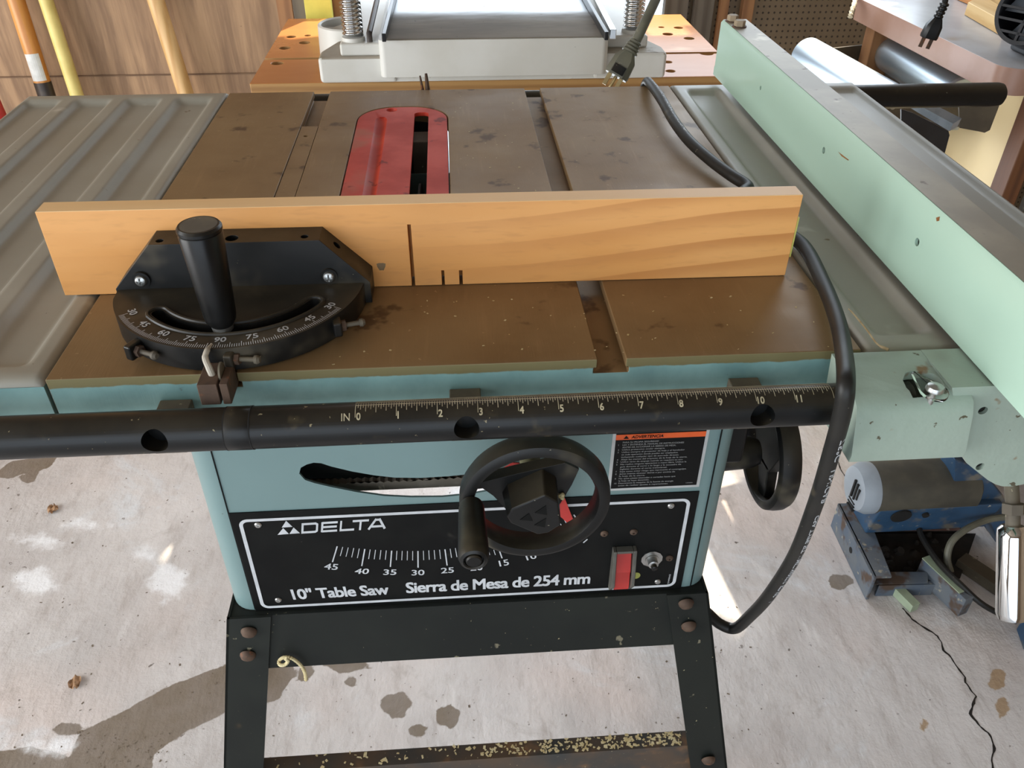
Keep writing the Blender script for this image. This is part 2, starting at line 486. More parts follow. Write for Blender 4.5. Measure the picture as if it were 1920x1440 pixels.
class MB:
    def __init__(s):
        s.bm = bmesh.new()
        s.mi = 0

    def face(s, vs):
        try:
            f = s.bm.faces.new(vs)
            f.material_index = s.mi
            return f
        except ValueError:
            return None

    def v(s, p):
        return s.bm.verts.new(p)

    def box(s, lo, hi):
        x0, y0, z0 = lo
        x1, y1, z1 = hi
        P = [s.v(p) for p in ((x0, y0, z0), (x1, y0, z0), (x1, y1, z0), (x0, y1, z0), (x0, y0, z1), (x1, y0, z1), (x1, y1, z1), (x0, y1, z1))]
        for q in ((0, 3, 2, 1), (4, 5, 6, 7), (0, 1, 5, 4), (1, 2, 6, 5), (2, 3, 7, 6), (3, 0, 4, 7)):
            s.face([P[i] for i in q])
        return s

    def hexa(s, p8):
        P = [s.v(p) for p in p8]
        for q in ((0, 3, 2, 1), (4, 5, 6, 7), (0, 1, 5, 4), (1, 2, 6, 5), (2, 3, 7, 6), (3, 0, 4, 7)):
            s.face([P[i] for i in q])
        return s

    def beam(s, a, b, w, h, up=(0, 0, 1)):
        a, b = Vector(a), Vector(b)
        d = (b - a).normalized()
        x = d.cross(Vector(up)).normalized() * (w / 2)
        y = x.cross(d).normalized() * (h / 2)
        return s.hexa([a - x - y, a + x - y, b + x - y, b - x - y, a - x + y, a + x + y, b + x + y, b - x + y])

    def rings(s, rings, cap0=True, cap1=True, closed=True):
        R_ = [[s.v(p) for p in r] for r in rings]
        n = len(R_[0])
        for a, b in zip(R_, R_[1:]):
            for i in range(n if closed else n - 1):
                j = (i + 1) % n
                s.face([a[i], a[j], b[j], b[i]])
        if cap0:
            s.face(R_[0][::-1])
        if cap1:
            s.face(R_[-1])
        return s

    def lathe(s, prof, origin, axis=(0, 0, 1), n=32, cap0=True, cap1=True):
        """prof: (radius, height along axis)"""
        o, a = Vector(origin), Vector(axis).normalized()
        x = a.orthogonal().normalized()
        y = a.cross(x)
        return s.rings([[o + a * h + (x * math.cos(2 * math.pi * i / n) + y * math.sin(2 * math.pi * i / n)) * r for i in range(n)]
                        for r, h in prof], cap0, cap1)

    def cyl(s, a, b, r0, r1=None, n=24):
        a, b = Vector(a), Vector(b)
        return s.lathe([(r0, 0), (r0 if r1 is None else r1, (b - a).length)], a, b - a, n)

    def tube(s, path, r, n=12, caps=True):
        P = [Vector(p) for p in path]
        rs = r if isinstance(r, (list, tuple)) else [r] * len(P)
        rings, px = [], None
        for i, p in enumerate(P):
            t = (P[min(i + 1, len(P) - 1)] - P[max(i - 1, 0)]).normalized()
            px = t.orthogonal().normalized() if px is None else (px - t * px.dot(t)).normalized()
            py = t.cross(px)
            rings.append([p + (px * math.cos(2 * math.pi * k / n) + py * math.sin(2 * math.pi * k / n)) * rs[i] for k in range(n)])
        return s.rings(rings, caps, caps)

    def ringsec(s, origin, axis, sec, n=64):
        """closed section (radius, height) revolved into a ring"""
        o, a = Vector(origin), Vector(axis).normalized()
        x = a.orthogonal().normalized()
        y = a.cross(x)
        R_ = [[s.v(o + a * h + (x * math.cos(2 * math.pi * i / n) + y * math.sin(2 * math.pi * i / n)) * r) for r, h in sec] for i in range(n)]
        m = len(sec)
        for i in range(n):
            for j in range(m):
                s.face([R_[i][j], R_[(i + 1) % n][j], R_[(i + 1) % n][(j + 1) % m], R_[i][(j + 1) % m]])
        bmesh.ops.recalc_face_normals(s.bm, faces=s.bm.faces[:])
        return s

    def prism(s, poly, w):
        """poly: 3-D outline, w: extrusion"""
        w = Vector(w)
        a = [s.v(p) for p in poly]
        b = [s.v(Vector(p) + w) for p in poly]
        n = len(a)
        f0, f1 = s.face(a), s.face(b[::-1])
        for i in range(n):
            j = (i + 1) % n
            s.face([a[j], a[i], b[i], b[j]])
        bad = [f for f in (f0, f1) if f and len(f.verts) > 4]
        if bad:
            bmesh.ops.triangulate(s.bm, faces=bad, ngon_method='EAR_CLIP')
        return s

    def grid(s, nu, nv, fn):
        V = [[s.v(fn(i, j)) for j in range(nv)] for i in range(nu)]
        for i in range(nu - 1):
            for j in range(nv - 1):
                s.face([V[i][j], V[i + 1][j], V[i + 1][j + 1], V[i][j + 1]])
        return s

    def quad(s, a, b, c, d):
        s.face([s.v(p) for p in (a, b, c, d)])
        return s

    def poly(s, pts):
        f = s.face([s.v(p) for p in pts])
        if f and len(pts) > 4:
            bmesh.ops.triangulate(s.bm, faces=[f], ngon_method='EAR_CLIP')
        return s

    def text(s, body, fn, bold=0.0, spacing=1.0, shear=0.0, sub=0):
        """letters whose box is 0..1 by 0..1 laid on a surface by fn(u, v)"""
        vs, fs, asp = text_geo(body, spacing, shear)
        lift = 0.0
        for dx, dy in (((0, 0),) if not bold else ((-bold, -bold), (bold, -bold), (bold, bold), (-bold, bold))):
            lift += 0.00004
            q0 = fn(0.5, 0.5)
            V = []
            for u, w in vs:
                p = fn(u + dx / asp, w + dy)
                nn = (fn(u + dx / asp + 0.01, w + dy) - p).cross(fn(u + dx / asp, w + dy + 0.01) - p).normalized()
                V.append(s.v(p + nn * lift))
            for f in fs:
                s.face([V[i] for i in f])
        return s

    def build(s, name, mat, parent=None, smooth=True, bev=0.0, seg=2, ang=35, recalc=True, cut=()):
        if recalc:
            bmesh.ops.recalc_face_normals(s.bm, faces=s.bm.faces[:])
        o_ = off_of(parent)
        me = bpy.data.meshes.new(name)
        bmesh.ops.translate(s.bm, verts=s.bm.verts[:], vec=-o_)
        s.bm.to_mesh(me)
        s.bm.free()
        for m in (mat if isinstance(mat, (list, tuple)) else [mat]):
            me.materials.append(M[m] if isinstance(m, str) else m)
        ob = bpy.data.objects.new(name, me)
        COL.objects.link(ob)
        ob.parent = parent
        if cut:
            carve(ob, cut, o_)
        me = ob.data
        if smooth:
            me.polygons.foreach_set('use_smooth', [True] * len(me.polygons))
            me.set_sharp_from_angle(angle=R(ang))
        if bev:
            md = ob.modifiers.new('bevel', 'BEVEL')
            md.width, md.segments, md.limit_method, md.angle_limit = bev, seg, 'ANGLE', R(40)
            md.harden_normals = smooth
        return ob


def carve(ob, cutters, off):
    """cut real openings with boolean differences and keep the result as the mesh"""
    tmp = []
    for c in cutters:
        bmesh.ops.recalc_face_normals(c.bm, faces=c.bm.faces[:])
        bmesh.ops.translate(c.bm, verts=c.bm.verts[:], vec=-off)
        me = bpy.data.meshes.new('tmp')
        c.bm.to_mesh(me)
        c.bm.free()
        t = bpy.data.objects.new('tmp', me)
        COL.objects.link(t)
        t.parent = ob.parent
        md = ob.modifiers.new('cut', 'BOOLEAN')
        md.operation, md.object, md.solver = 'DIFFERENCE', t, 'EXACT'
        tmp.append(t)
    dg = bpy.context.evaluated_depsgraph_get()
    dg.update()
    me = bpy.data.meshes.new_from_object(ob.evaluated_get(dg), depsgraph=dg)
    ob.modifiers.clear()
    old = ob.data
    me.name = old.name
    ob.data = me
    for t in tmp:
        d = t.data
        bpy.data.objects.remove(t)
        bpy.data.meshes.remove(d)


_tc = {}


def text_geo(body, spacing=1.0, shear=0.0):
    k = (body, spacing, shear)
    if k in _tc:
        return _tc[k]
    cu = bpy.data.curves.new('t', 'FONT')
    cu.body, cu.size, cu.space_character, cu.shear, cu.resolution_u = body, 1.0, spacing, shear, 3
    ob = bpy.data.objects.new('t', cu)
    COL.objects.link(ob)
    dg = bpy.context.evaluated_depsgraph_get()
    dg.update()
    me = bpy.data.meshes.new_from_object(ob.evaluated_get(dg), depsgraph=dg)
    vs = [(v.co.x, v.co.y) for v in me.vertices]
    fs = [tuple(p.vertices) for p in me.polygons]
    bpy.data.objects.remove(ob)
    bpy.data.curves.remove(cu)
    bpy.data.meshes.remove(me)
    x0, x1 = min(v[0] for v in vs), max(v[0] for v in vs)
    y0, y1 = min(v[1] for v in vs), max(v[1] for v in vs)
    r = [((x - x0) / (x1 - x0), (y - y0) / (y1 - y0)) for x, y in vs], fs, (x1 - x0) / (y1 - y0)
    _tc[k] = r
    return r


def aff(A, B, T):
    """map the unit box to the parallelogram with baseline A-B and left top T"""
    A, B, T = Vector(A), Vector(B), Vector(T)
    return lambda u, v: A + (B - A) * u + (T - A) * v


def thing(name, label, cat, loc=(0, 0, 0), group=None):
    o = bpy.data.objects.new(name, None)
    o.empty_display_size = 0.05
    COL.objects.link(o)
    o.location = loc
    o['label'], o['category'] = label, cat
    if group:
        o['group'] = group
    return o


def tag(o, label, cat, group=None, kind=None):
    o['label'], o['category'] = label, cat
    if group:
        o['group'] = group
    if kind:
        o['kind'] = kind
    return o


def struct(o):
    o['kind'] = 'structure'
    return o


def spline(pts, n=8):
    P = [Vector(p) for p in pts]
    P = [P[0] * 2 - P[1]] + P + [P[-1] * 2 - P[-2]]
    out = []
    for i in range(1, len(P) - 2):
        for k in range(n):
            t = k / n
            a, b, c, d = P[i - 1:i + 3]
            out.append(0.5 * (2 * b + (c - a) * t + (2 * a - 5 * b + 4 * c - d) * t * t + (3 * b - a - 3 * c + d) * t ** 3))
    out.append(P[-2])
    return out


def sstep(a, b, x):
    t = max(0.0, min(1.0, (x - a) / (b - a)))
    return t * t * (3 - 2 * t)


# ================================================================== THE ROOM
RX0, RX1, RY0, RY1, RZ = -2.6, 1.75, -2.3, 1.42, 2.5


def in_poly(x, y, P):
    c = False
    j = len(P) - 1
    for i in range(len(P)):
        if (P[i][1] > y) != (P[j][1] > y) and x < (P[j][0] - P[i][0]) * (y - P[i][1]) / (P[j][1] - P[i][1]) + P[i][0]:
            c = not c
        j = i
    return c


def sdist(x, y, P):
    d = 9.0
    for i in range(len(P)):
        a, b = P[i - 1], P[i]
        bx, by = b[0] - a[0], b[1] - a[1]
        t = max(0, min(1, ((x - a[0]) * bx + (y - a[1]) * by) / (bx * bx + by * by + 1e-12)))
        d = min(d, math.hypot(x - a[0] - t * bx, y - a[1] - t * by))
    return d if in_poly(x, y, P) else -d


def fpoly(px):
    return [tuple(at(a, b, z=0.0)[:2]) for a, b in px]


def blob(px, py, rx, ry, n=14, seed=0):
    rnd = random.Random(seed)
    return fpoly([(px + rx * (0.75 + 0.5 * rnd.random()) * math.cos(2 * math.pi * i / n),
                   py + ry * (0.75 + 0.5 * rnd.random()) * math.sin(2 * math.pi * i / n)) for i in range(n)])


damp = [fpoly([(-20, 1408), (60, 1400), (130, 1422), (152, 1368), (200, 1350), (250, 1325), (300, 1292), (380, 1262), (440, 1238), (440, 1326),
               (350, 1372), (290, 1412), (280, 1460), (-20, 1460)]),
        fpoly([(495, 1238), (545, 1248), (553, 1267), (532, 1294), (523, 1313), (495, 1318)]),
        fpoly([(551, 1280), (575, 1280), (589, 1259), (570, 1240)]),
        fpoly([(590, 1240), (640, 1263), (675, 1256), (697, 1252), (678, 1230), (620, 1225)]),
        fpoly([(-20, 896), (20, 866), (112, 850), (95, 878), (55, 886), (20, 898)]),
        fpoly([(32, 893), (75, 880), (66, 902), (48, 908)]), blob(658, 1279, 12, 9, seed=1), blob(742, 1322, 26, 26, seed=2),
        blob(840, 1343, 22, 22, seed=3), blob(783, 1370, 21, 14, seed=4), blob(128, 1366, 30, 12, seed=5), blob(1575, 1090, 26, 14, seed=12)]
pale = [blob(160, 985, 46, 14, seed=6), blob(65, 1090, 52, 34, seed=7), blob(272, 1040, 26, 14, seed=8), blob(315, 1095, 40, 40, seed=9),
        blob(90, 1400, 60, 14, seed=10), blob(70, 1010, 44, 20, seed=11)]
ochre = [blob(1872, 1278, 20, 22, seed=13), blob(1880, 1325, 14, 24, seed=14), blob(1732, 1360, 9, 11, seed=15)]

xs = [RX0 - 2.5, -2.0, -1.4] + [-1.0 + 0.0075 * i for i in range(int(2.5 / 0.0075))] + [1.6, RX1 + 0.06]
ys = [RY0 - 2.5, -2.0, -0.8, -0.2] + [0.08 + 0.0075 * i for i in range(int(0.95 / 0.0075))] + [1.2, RY1 + 0.1]
fm = MB()
fm.grid(len(xs), len(ys), lambda i, j: (xs[i], ys[j], 0.0))
fm.mi = 1
crack = [(560, 170), (600, 215), (640, 262), (720, 318), (790, 360), (840, 392), (868, 440), (882, 505), (925, 540), (960, 592), (1010, 660),
         (1062, 722), (1056, 762), (1110, 830), (1142, 872), (1118, 940), (1098, 1012), (1160, 1090), (1240, 1160), (1272, 1220), (1288, 1280),
         (1268, 1360), (1275, 1460)]
crack = [at(1560 + a / 4.236, 1100 + b / 4.236, z=0.0) for a, b in crack]
for seq, w0 in ((crack, 0.0026), ([at(a, b, z=0.0) for a, b in ((1556, 842), (1572, 868), (1578, 884), (1592, 905), (1604, 930), (1618, 948), (1622, 968))], 0.0016)):
    fine = []
    for a, b in zip(seq, seq[1:]):
        fine += [a.lerp(b, k / 4) for k in range(4)]
    fine.append(seq[-1])
    L, Rr = [], []
    for i, p in enumerate(fine):
        t = (fine[min(i + 1, len(fine) - 1)] - fine[max(0, i - 1)]).normalized()
        s_ = Vector((-t.y, t.x, 0))
        w = w0 * (0.35 + 1.1 * abs(noise.noise(p * 60)))
        p = p + s_ * 0.002 * noise.noise(p * 90 + Vector((3, 1, 2)))
        L.append(p + s_ * w + Vector((0, 0, 0.0004)))
        Rr.append(p - s_ * w + Vector((0, 0, 0.0004)))
    for i in range(len(fine) - 1):
        fm.quad(L[i], L[i + 1], Rr[i + 1], Rr[i])
floor = struct(fm.build('floor', ['floor', 'crack'], recalc=False, smooth=False))
me = floor.data
for nm, polys, wd in (('damp', damp, 0.035), ('pale', pale, 0.08), ('ochre', ochre, 0.03)):
    at_ = me.attributes.new(nm, 'FLOAT', 'POINT')
    bb = [(min(p[0] for p in P) - wd, max(p[0] for p in P) + wd, min(p[1] for p in P) - wd, max(p[1] for p in P) + wd) for P in polys]
    vals = []
    for v in me.vertices:
        x, y = v.co.x, v.co.y
        best = 0.0
        for P, b in zip(polys, bb):
            if b[0] < x < b[1] and b[2] < y < b[3]:
                best = max(best, 0.5 + sdist(x, y, P) / wd)
        vals.append(min(1.0, best))
    at_.data.foreach_set('value', vals)


def wall_with_holes(name, mat, axis, c, th, u0, u1, z0, z1, holes):
    """axis 'x' or 'y' = normal of the wall; holes: (u0, u1, z0, z1)"""
    mb = MB()
    us = sorted({u0, u1, *[h[0] for h in holes], *[h[1] for h in holes]})
    zs = sorted({z0, z1, *[h[2] for h in holes], *[h[3] for h in holes]})
    for ua, ub in zip(us, us[1:]):
        for za, zb in zip(zs, zs[1:]):
            cu, cz = (ua + ub) / 2, (za + zb) / 2
            if any(h[0] < cu < h[1] and h[2] < cz < h[3] for h in holes):
                continue
            if axis == 'y':
                mb.box((ua, c, za), (ub, c + th, zb))
            else:
                mb.box((c, ua, za), (c + th, ub, zb))
    bmesh.ops.remove_doubles(mb.bm, verts=mb.bm.verts[:], dist=1e-5)
    return struct(mb.build(name, mat, smooth=False))


wall_with_holes('wall_back', 'ply', 'y', RY1, 0.02, RX0, 0.03, 0, RZ, [])
wall_with_holes('wall_back_pegboard', 'peg', 'y', RY1, 0.02, 0.03, RX1, 0, RZ, [(0.04, 1.38, 0.87, 1.75), (0.06, 0.73, 0.02, 0.82)])
wall_with_holes('wall_right', 'wallpaint', 'x', RX1, 0.05, RY0, RY1, 0, RZ, [])
wall_with_holes('wall_left', 'wallpaint', 'x', RX0 - 0.05, 0.05, RY0, RY1, 0, RZ, [(-1.7, 0.6, 0.0, 2.1)])
wall_with_holes('wall_front', 'wallpaint', 'y', RY0 - 0.05, 0.05, RX0, RX1, 0, RZ, [(-2.25, 0.95, 0.0, 2.15)])
c_ = MB()
c_.box((RX0 - 0.05, RY0 - 0.05, RZ), (RX1 + 0.05, RY1 + 0.05, RZ + 0.05))
struct(c_.build('ceiling', 'ceil', smooth=False))
# window frame in the back wall
w_ = MB()
for a, b in (((0.02, 0.87), (1.40, 0.85)), ((0.02, 1.75), (1.40, 1.77))):
    w_.box((a[0], RY1 - 0.012, min(a[1], b[1])), (b[0], RY1 + 0.03, max(a[1], b[1])))
for x in (0.02, 1.38):
    w_.box((x, RY1 - 0.008, 0.87), (x + 0.02, RY1 + 0.03, 1.75))
struct(w_.build('window_1', 'plankbrown', smooth=False))
t_ = MB()
t_.box((RX0, RY1 - 0.003, 0.657), (0.03, RY1, 0.6595))
struct(t_.build('trim_1', 'trimline', smooth=False))
# added unseen leaf cards blocking the sun, with gaps aimed at chosen patches
rnd = random.Random(11)
gaps = [(at(1352, 985, z=0), .030), (at(1366, 1035, z=0), .034), (at(1350, 1080, z=0), .03), (at(1385, 1095, z=0), .02), (at(1356, 930, z=0), .022), (at(600, 48, z=0.79), .030), (at(575, 52, z=0.79), .020),
        (at(1245, 42, z=0.79), .045), (at(1222, 36, z=0.79), .04), (at(1262, 36, z=0.79), .04)]
lf = MB()
for k in range(6500):
    c = Vector((rnd.uniform(-1.2, 3.0), 1.75 + rnd.uniform(0, 0.40), rnd.uniform(0.9, 3.2)))
    r = rnd.uniform(0.06, 0.12)
    if any(((c - p) - SUN_DIR * (c - p).dot(SUN_DIR)).length < g + r * 0.8 for p, g in gaps):
        continue
    a = rnd.uniform(0, 6.28)
    u = Vector((math.cos(a), rnd.uniform(-.3, .3), math.sin(a))) * r
    v = Vector((-math.sin(a), rnd.uniform(-.3, .3), math.cos(a))) * r * 0.6
    lf.face([lf.v(p) for p in (c - u, c - u * .3 - v, c + u * .5 - v * .8, c + u, c + u * .5 + v * .8, c - u * .3 + v)])
tag(lf.build('sun_blocker_leaves', 'blockerleaf', recalc=False, smooth=False), 'added unseen leaf cards that break the sun into patches', 'foliage', kind='stuff')

# ================================================================== THE TABLE SAW
saw = thing('table_saw', 'teal contractor table saw with rusty brown iron table on black steel stand', 'table saw', (0.27, 0.30, 0))
TW, TD = 0.54, 0.589
SL = (0.1015, 0.1207)        # left mitre slot
SR = (0.3585, 0.3777)        # right mitre slot
THR = (0.1612, 0.2632, 0.148, 0.5270)


def stadium(x0, x1, y0, y1, r, n=14):
    P = []
    for cx, cy, a0 in ((x1 - r, y0 + r, -90), (x1 - r, y1 - r, 0), (x0 + r, y1 - r, 90), (x0 + r, y0 + r, 180)):
        for k in range(n + 1):
            a = R(a0 + 90 * k / n)
            P.append((cx + r * math.cos(a), cy + r * math.sin(a)))
    return P


top = MB()
top.box((0, 0, H - 0.042), (TW, TD, H))
slots = []
for a, b in (SR, SL):
    for d, z0_, z1_ in ((0.0, H - 0.0110, H + 0.01), (0.0022, H - 0.0112, H - 0.0074)):
        c = MB()
        c.box((a - d, -0.02, z0_), (b + d, TD + 0.02, z1_))
        slots.append(c)
hole = MB()
hole.prism([(x, y, H - 0.06) for x, y in stadium(*THR, 0.044)], (0, 0, 0.12))
under = MB()
under.box((0.012, 0.012, H - 0.06), (TW - 0.012, TD - 0.012, H - 0.018))
top.build('table_top', 'iron', saw, bev=0.0009, seg=1, cut=(under, hole, *slots))

# throat insert
ins = MB()
g = 0.0012
ins.prism([(x, y, H - 0.0045) for x, y in stadium(THR[0] + g, THR[1] - g, THR[2] + g, THR[3] - g, 0.043)], (0, 0, 0.0042))
kerf = MB()
kerf.prism([(x, y, H - 0.02) for x, y in stadium(0.2252, 0.2412, 0.19, 0.5065, 0.006, 6)], (0, 0, 0.04))
grv = MB()
grv.tube([(0.1885, 0.19, H + 0.0040), (0.1885, 0.484, H + 0.0040), (0.1885, 0.490, H + 0.0062)], 0.0078, 20)
sh = MB()
sh.lathe([(0.0042, -0.02), (0.0042, 0.014), (0.0085, 0.0215), (0.0085, 0.04)], (0.1985, 0.5165, H - 0.018), n=24)
plate = ins.build('throat_plate', 'red', saw, bev=0.0006, seg=1, cut=(kerf, grv, sh))
MB().lathe([(0.0, 0.0), (0.0040, 0.0), (0.0040, 0.0022), (0.0, 0.0026)], (0.1985, 0.5165, H - 0.006), n=16, cap0=False, cap1=False).build('screw', 'steel', plate)
blk = MB()
blk.box((0.222, 0.455, H - 0.060), (0.245, 0.488, H - 0.016))
blk.build('splitter_mount', 'dustmetal', saw, bev=0.001)
bl = MB()
bl.lathe([(0.0, 0), (0.125, 0), (0.125, 0.0022), (0.0, 0.0022)], (0.2322, 0.30, H - 0.135), (1, 0, 0), 96, cap0=False, cap1=False)
bl.build('saw_blade', 'darkhole', saw)  # blade coloured near-black for the shade down in the slot
sh_ = MB()
sh_.box((0.165, 0.16, 0.735), (0.262, 0.535, 0.740))
sh_.box((0.165, 0.530, 0.735), (0.262, 0.535, H - 0.020))
sh_.box((0.165, 0.16, 0.735), (0.169, 0.535, H - 0.020))
sh_.box((0.258, 0.16, 0.735), (0.262, 0.535, H - 0.020))
sh_.build('throat_light_blocker', 'darkhole', saw, smooth=False)  # added box that keeps light out so the throat slot stays black
# the two thin splitter prongs that stand up behind the table
sp = MB()
a = at(802, 166, y=TD + 0.02)
sp.tube([(a.x, TD + 0.012, H - 0.03), (a.x, TD + 0.014, H - 0.004), (a.x - 0.001, TD + 0.014, at(802, 138, y=TD + .014).z)], [0.003, 0.003, 0.0016], 8)
sp.tube([(a.x - 0.006, TD + 0.012, H - 0.03), (a.x - 0.006, TD + 0.014, H - 0.006), (a.x - 0.0085, TD + 0.014, at(795, 142, y=TD + .014).z)], [0.002, 0.002, 0.001], 8)
sp.box((a.x - 0.012, TD - 0.001, H - 0.036), (a.x + 0.012, TD + 0.02, H - 0.026))
sp.build('splitter_bracket', 'rust', saw)


def wing(x0, x1, recs, flip):
    """pressed steel extension wing with rolled edges and long recessed ribs"""
    nx = int(round((x1 - x0) / 0.002))
    ny_s = [0.0, 0.004, 0.010, 0.016] + [0.018 + 0.004 * k for k in range(5)] + [0.06 + 0.02 * k for k in range(25)] + [0.548 + 0.004 * k for k in range(9)] + [0.59, 0.598]
    def h(x, y):
        d = 0.0
        for a, b in recs:
            k = sstep(a - 0.003, a + 0.0055, x) * (1 - sstep(b - 0.0055, b + 0.003, x)) * sstep(0.016, 0.027, y) * (1 - sstep(0.566, 0.577, y))
            d = max(d, k)
        z = -0.0062 * d
        for e in (x - x0, x1 - x, y, 0.598 - y):
            if e < 0.005:
                z -= 0.005 - math.sqrt(max(0.0, 0.005 ** 2 - (0.005 - e) ** 2))
        return H - 0.0003 + z
    xs_ = sorted({x0, x1, x0 + 0.0008, x1 - 0.0008, *[x0 + (x1 - x0) * i / nx for i in range(nx + 1)]})
    ys_ = sorted(set(ny_s + [0.0008, 0.5972]))
    mb = MB()
    mb.grid(len(xs_), len(ys_), lambda i, j: (xs_[i], ys_[j], h(xs_[i], ys_[j])))
    # skirts
    zs = H - 0.005
    mb.mi = 1
    for (ax, ay), (bx, by) in (((x0, 0), (x1, 0)), ((x1, 0), (x1, 0.598)), ((x1, 0.598), (x0, 0.598)), ((x0, 0.598), (x0, 0))):
        mb.quad((ax, ay, zs - 0.0005), (bx, by, zs - 0.0005), (bx, by, H - 0.042), (ax, ay, H - 0.042))
    mb.mi = 0
    mb.quad((x0, 0.0, H - 0.042), (x1, 0.0, H - 0.042), (x1, 0.598, H - 0.042), (x0, 0.598, H - 0.042))
    return mb.build('extension_wing', ['wing', 'apron'], saw, ang=60, recalc=False)


rl = [(-0.0585 - 0.0585 * k, -0.0185 - 0.0585 * k) for k in range(4)]
wing(-0.2390, -0.0022, rl, False)
rr = [(0.5585 + 0.0585 * k, 0.5985 + 0.0585 * k) for k in range(4)]
wing(0.5422, 0.7790, rr, True)

# guide rails: the front tube with its ruler, the rear tube
TY, TZ, TR = -0.035, 0.852, 0.0137
tube = MB()
tube.lathe([(TR, 0), (TR, 1.06)], (-0.50, TY, TZ), (1, 0, 0), 48)
cuts = []
for px, py in ((293, 829), (875, 803), (1427, 782)):
    p = at(px, py, y=TY - 0.011)
    c = MB()
    c.cyl((p.x, TY - 0.03, TZ + 0.0035), (p.x, TY, TZ + 0.0010), 0.0080, n=28)
    cuts.append(c)
rail = tube.build('guide_rail', 'rail', saw, cut=cuts)
for px, py in ((293, 829), (875, 803), (1427, 782)):
    p = at(px, py, y=TY - 0.011)
    MB().cyl((p.x, TY + 0.001, TZ - 0.002), (p.x, TY + 0.0035, TZ - 0.002), 0.0055, n=6).build('rail_bolt', 'darkhole', rail)
a, b = at(414, 790, y=TY - 0.010).x, at(462, 785, y=TY - 0.010).x
sl = MB()
sl.lathe([(TR + 0.0001, 0), (TR + 0.0003, 0.0003), (TR + 0.0003, b - a - 0.0003), (TR + 0.0001, b - a)], (a, TY, TZ), (1, 0, 0), 48, cap0=False, cap1=False)
sl.build('rail_sleeve', 'rail', rail)
for x in (a, b):
    MB().lathe([(TR, -0.0003), (TR + 0.00035, -0.0003), (TR + 0.00035, 0.0003), (TR, 0.0003)], (x, TY, TZ), (1, 0, 0), 48, cap0=False, cap1=False).build('rail_joint', 'darkhole', rail)
scale = MB()


def on_tube(x, ang, lift=0.00025):
    q = R(ang)
    return Vector((x, TY - (TR + lift) * math.sin(q), TZ + (TR + lift) * math.cos(q)))


def strip(x, w, a0, a1):
    n = 5
    for k in range(n):
        p, q = a0 + (a1 - a0) * k / n, a0 + (a1 - a0) * (k + 1) / n
        scale.quad(on_tube(x - w, p), on_tube(x + w, p), on_tube(x + w, q), on_tube(x - w, q))


RX = at(665, 772, y=TY - TR * 0.5).x
INCH = 0.0254
for k in range(0, 12 * 32 + 1):
    x = RX + k * INCH / 32
    if x > 0.5325:
        break
    strip(x, 0.00011, -26, -10 if k % 2 else -2)
    if k % 2 == 0:
        e = 8
        if k % 4 == 0: e = 14
        if k % 8 == 0: e = 20
        if k % 16 == 0: e = 24
        if k % 32 == 0: e = 36
        strip(x, 0.00018, -2, e)
n = 60
for k in range(n):
    x0_, x1_ = RX + 0.304 * k / n, RX + 0.304 * (k + 1) / n
    scale.quad(on_tube(x0_, -29), on_tube(x1_, -29), on_tube(x1_, -26), on_tube(x0_, -26))
    scale.quad(on_tube(x0_, -3), on_tube(x1_, -3), on_tube(x1_, -1), on_tube(x0_, -1))
for k in range(12):
    s_ = str(k)
    w = 0.0046 * text_geo(s_)[2] * 0.85
    x0_ = RX + k * INCH + 0.0008
    scale.text(s_, lambda u, v, x0_=x0_, w=w: on_tube(x0_ + u * w, 43 - 19 * v), bold=0.03)
scale.text('IN', lambda u, v: on_tube(RX - 0.0085 + u * 0.0052, 44 - 20 * v), bold=0.01)
scale.build('ruler_scale', 'ruler', rail, recalc=False, smooth=False)
# rear rail
rr_ = MB()
rr_.lathe([(0.011, 0.0), (0.0155, 0.003), (0.0155, 1.262), (0.0142, 1.268), (0.010, 1.2715)], (-0.262, 0.630, 0.8385), (1, 0, 0), 40)
rr_.build('guide_rail', 'black', saw)
# spacer blocks between the rails and the table
for px, py in ((318, 757), (872, 735), (1405, 716)):
    p = at(px, py, y=-0.012)
    mb = MB()
    mb.box((p.x - 0.0105, TY + 0.004, H - 0.040), (p.x + 0.0105, -0.0002, H - 0.0195))
    mb.build('rail_bracket', 'dustmetal', saw, bev=0.0008)
for x in (0.03, 0.27, 0.51):
    mb = MB()
    mb.box((x - 0.0105, TD + 0.0002, H - 0.040), (x + 0.0105, 0.618, H - 0.022))
    mb.build('rail_bracket', 'dustmetal', saw, bev=0.0008)

# cabinet: an open-bottomed sheet steel shell with rounded corners
CX0, CX1, CY0, CY1, CZ0, CZ1, CRD = 0.0515, 0.4890, 0.045, 0.43, 0.5765, H - 0.0425, 0.022


def rrect(x0, x1, y0, y1, r, n=8):
    return stadium(x0, x1, y0, y1, r, n)


cab = MB()
cab.prism([(x, y, CZ0) for x, y in rrect(CX0, CX1, CY0, CY1, CRD)], (0, 0, CZ1 - CZ0))
inn = MB()
inn.prism([(x, y, CZ0 - 0.05) for x, y in rrect(CX0 + .002, CX1 - .002, CY0 + .002, CY1 - .002, CRD - .002)], (0, 0, CZ1 - CZ0 + 0.1))
slot_px = [(575, 871), (588, 867.5), (602, 868.5), (622, 875), (660, 884), (700, 891), (740, 895.5), (790, 896), (840, 893), (900, 887), (950, 878), (1000, 865), (1012, 868),
           (1016, 880), (1010, 893), (985, 903), (940, 916), (880, 927), (830, 932), (770, 932.5), (720, 930), (670, 923), (620, 913), (590, 906), (572, 900), (561, 888), (564, 877)]
sl_ = [at(a, b, y=CY0) for a, b in slot_px]
slot = MB()
slot.prism([(p.x, CY0 - 0.02, p.z) for p in sl_], (0, 0.045, 0))
backopen = MB()
backopen.box((0.09, CY1 - 0.02, CZ0 - 0.01), (0.45, CY1 + 0.02, CZ1 - 0.03))
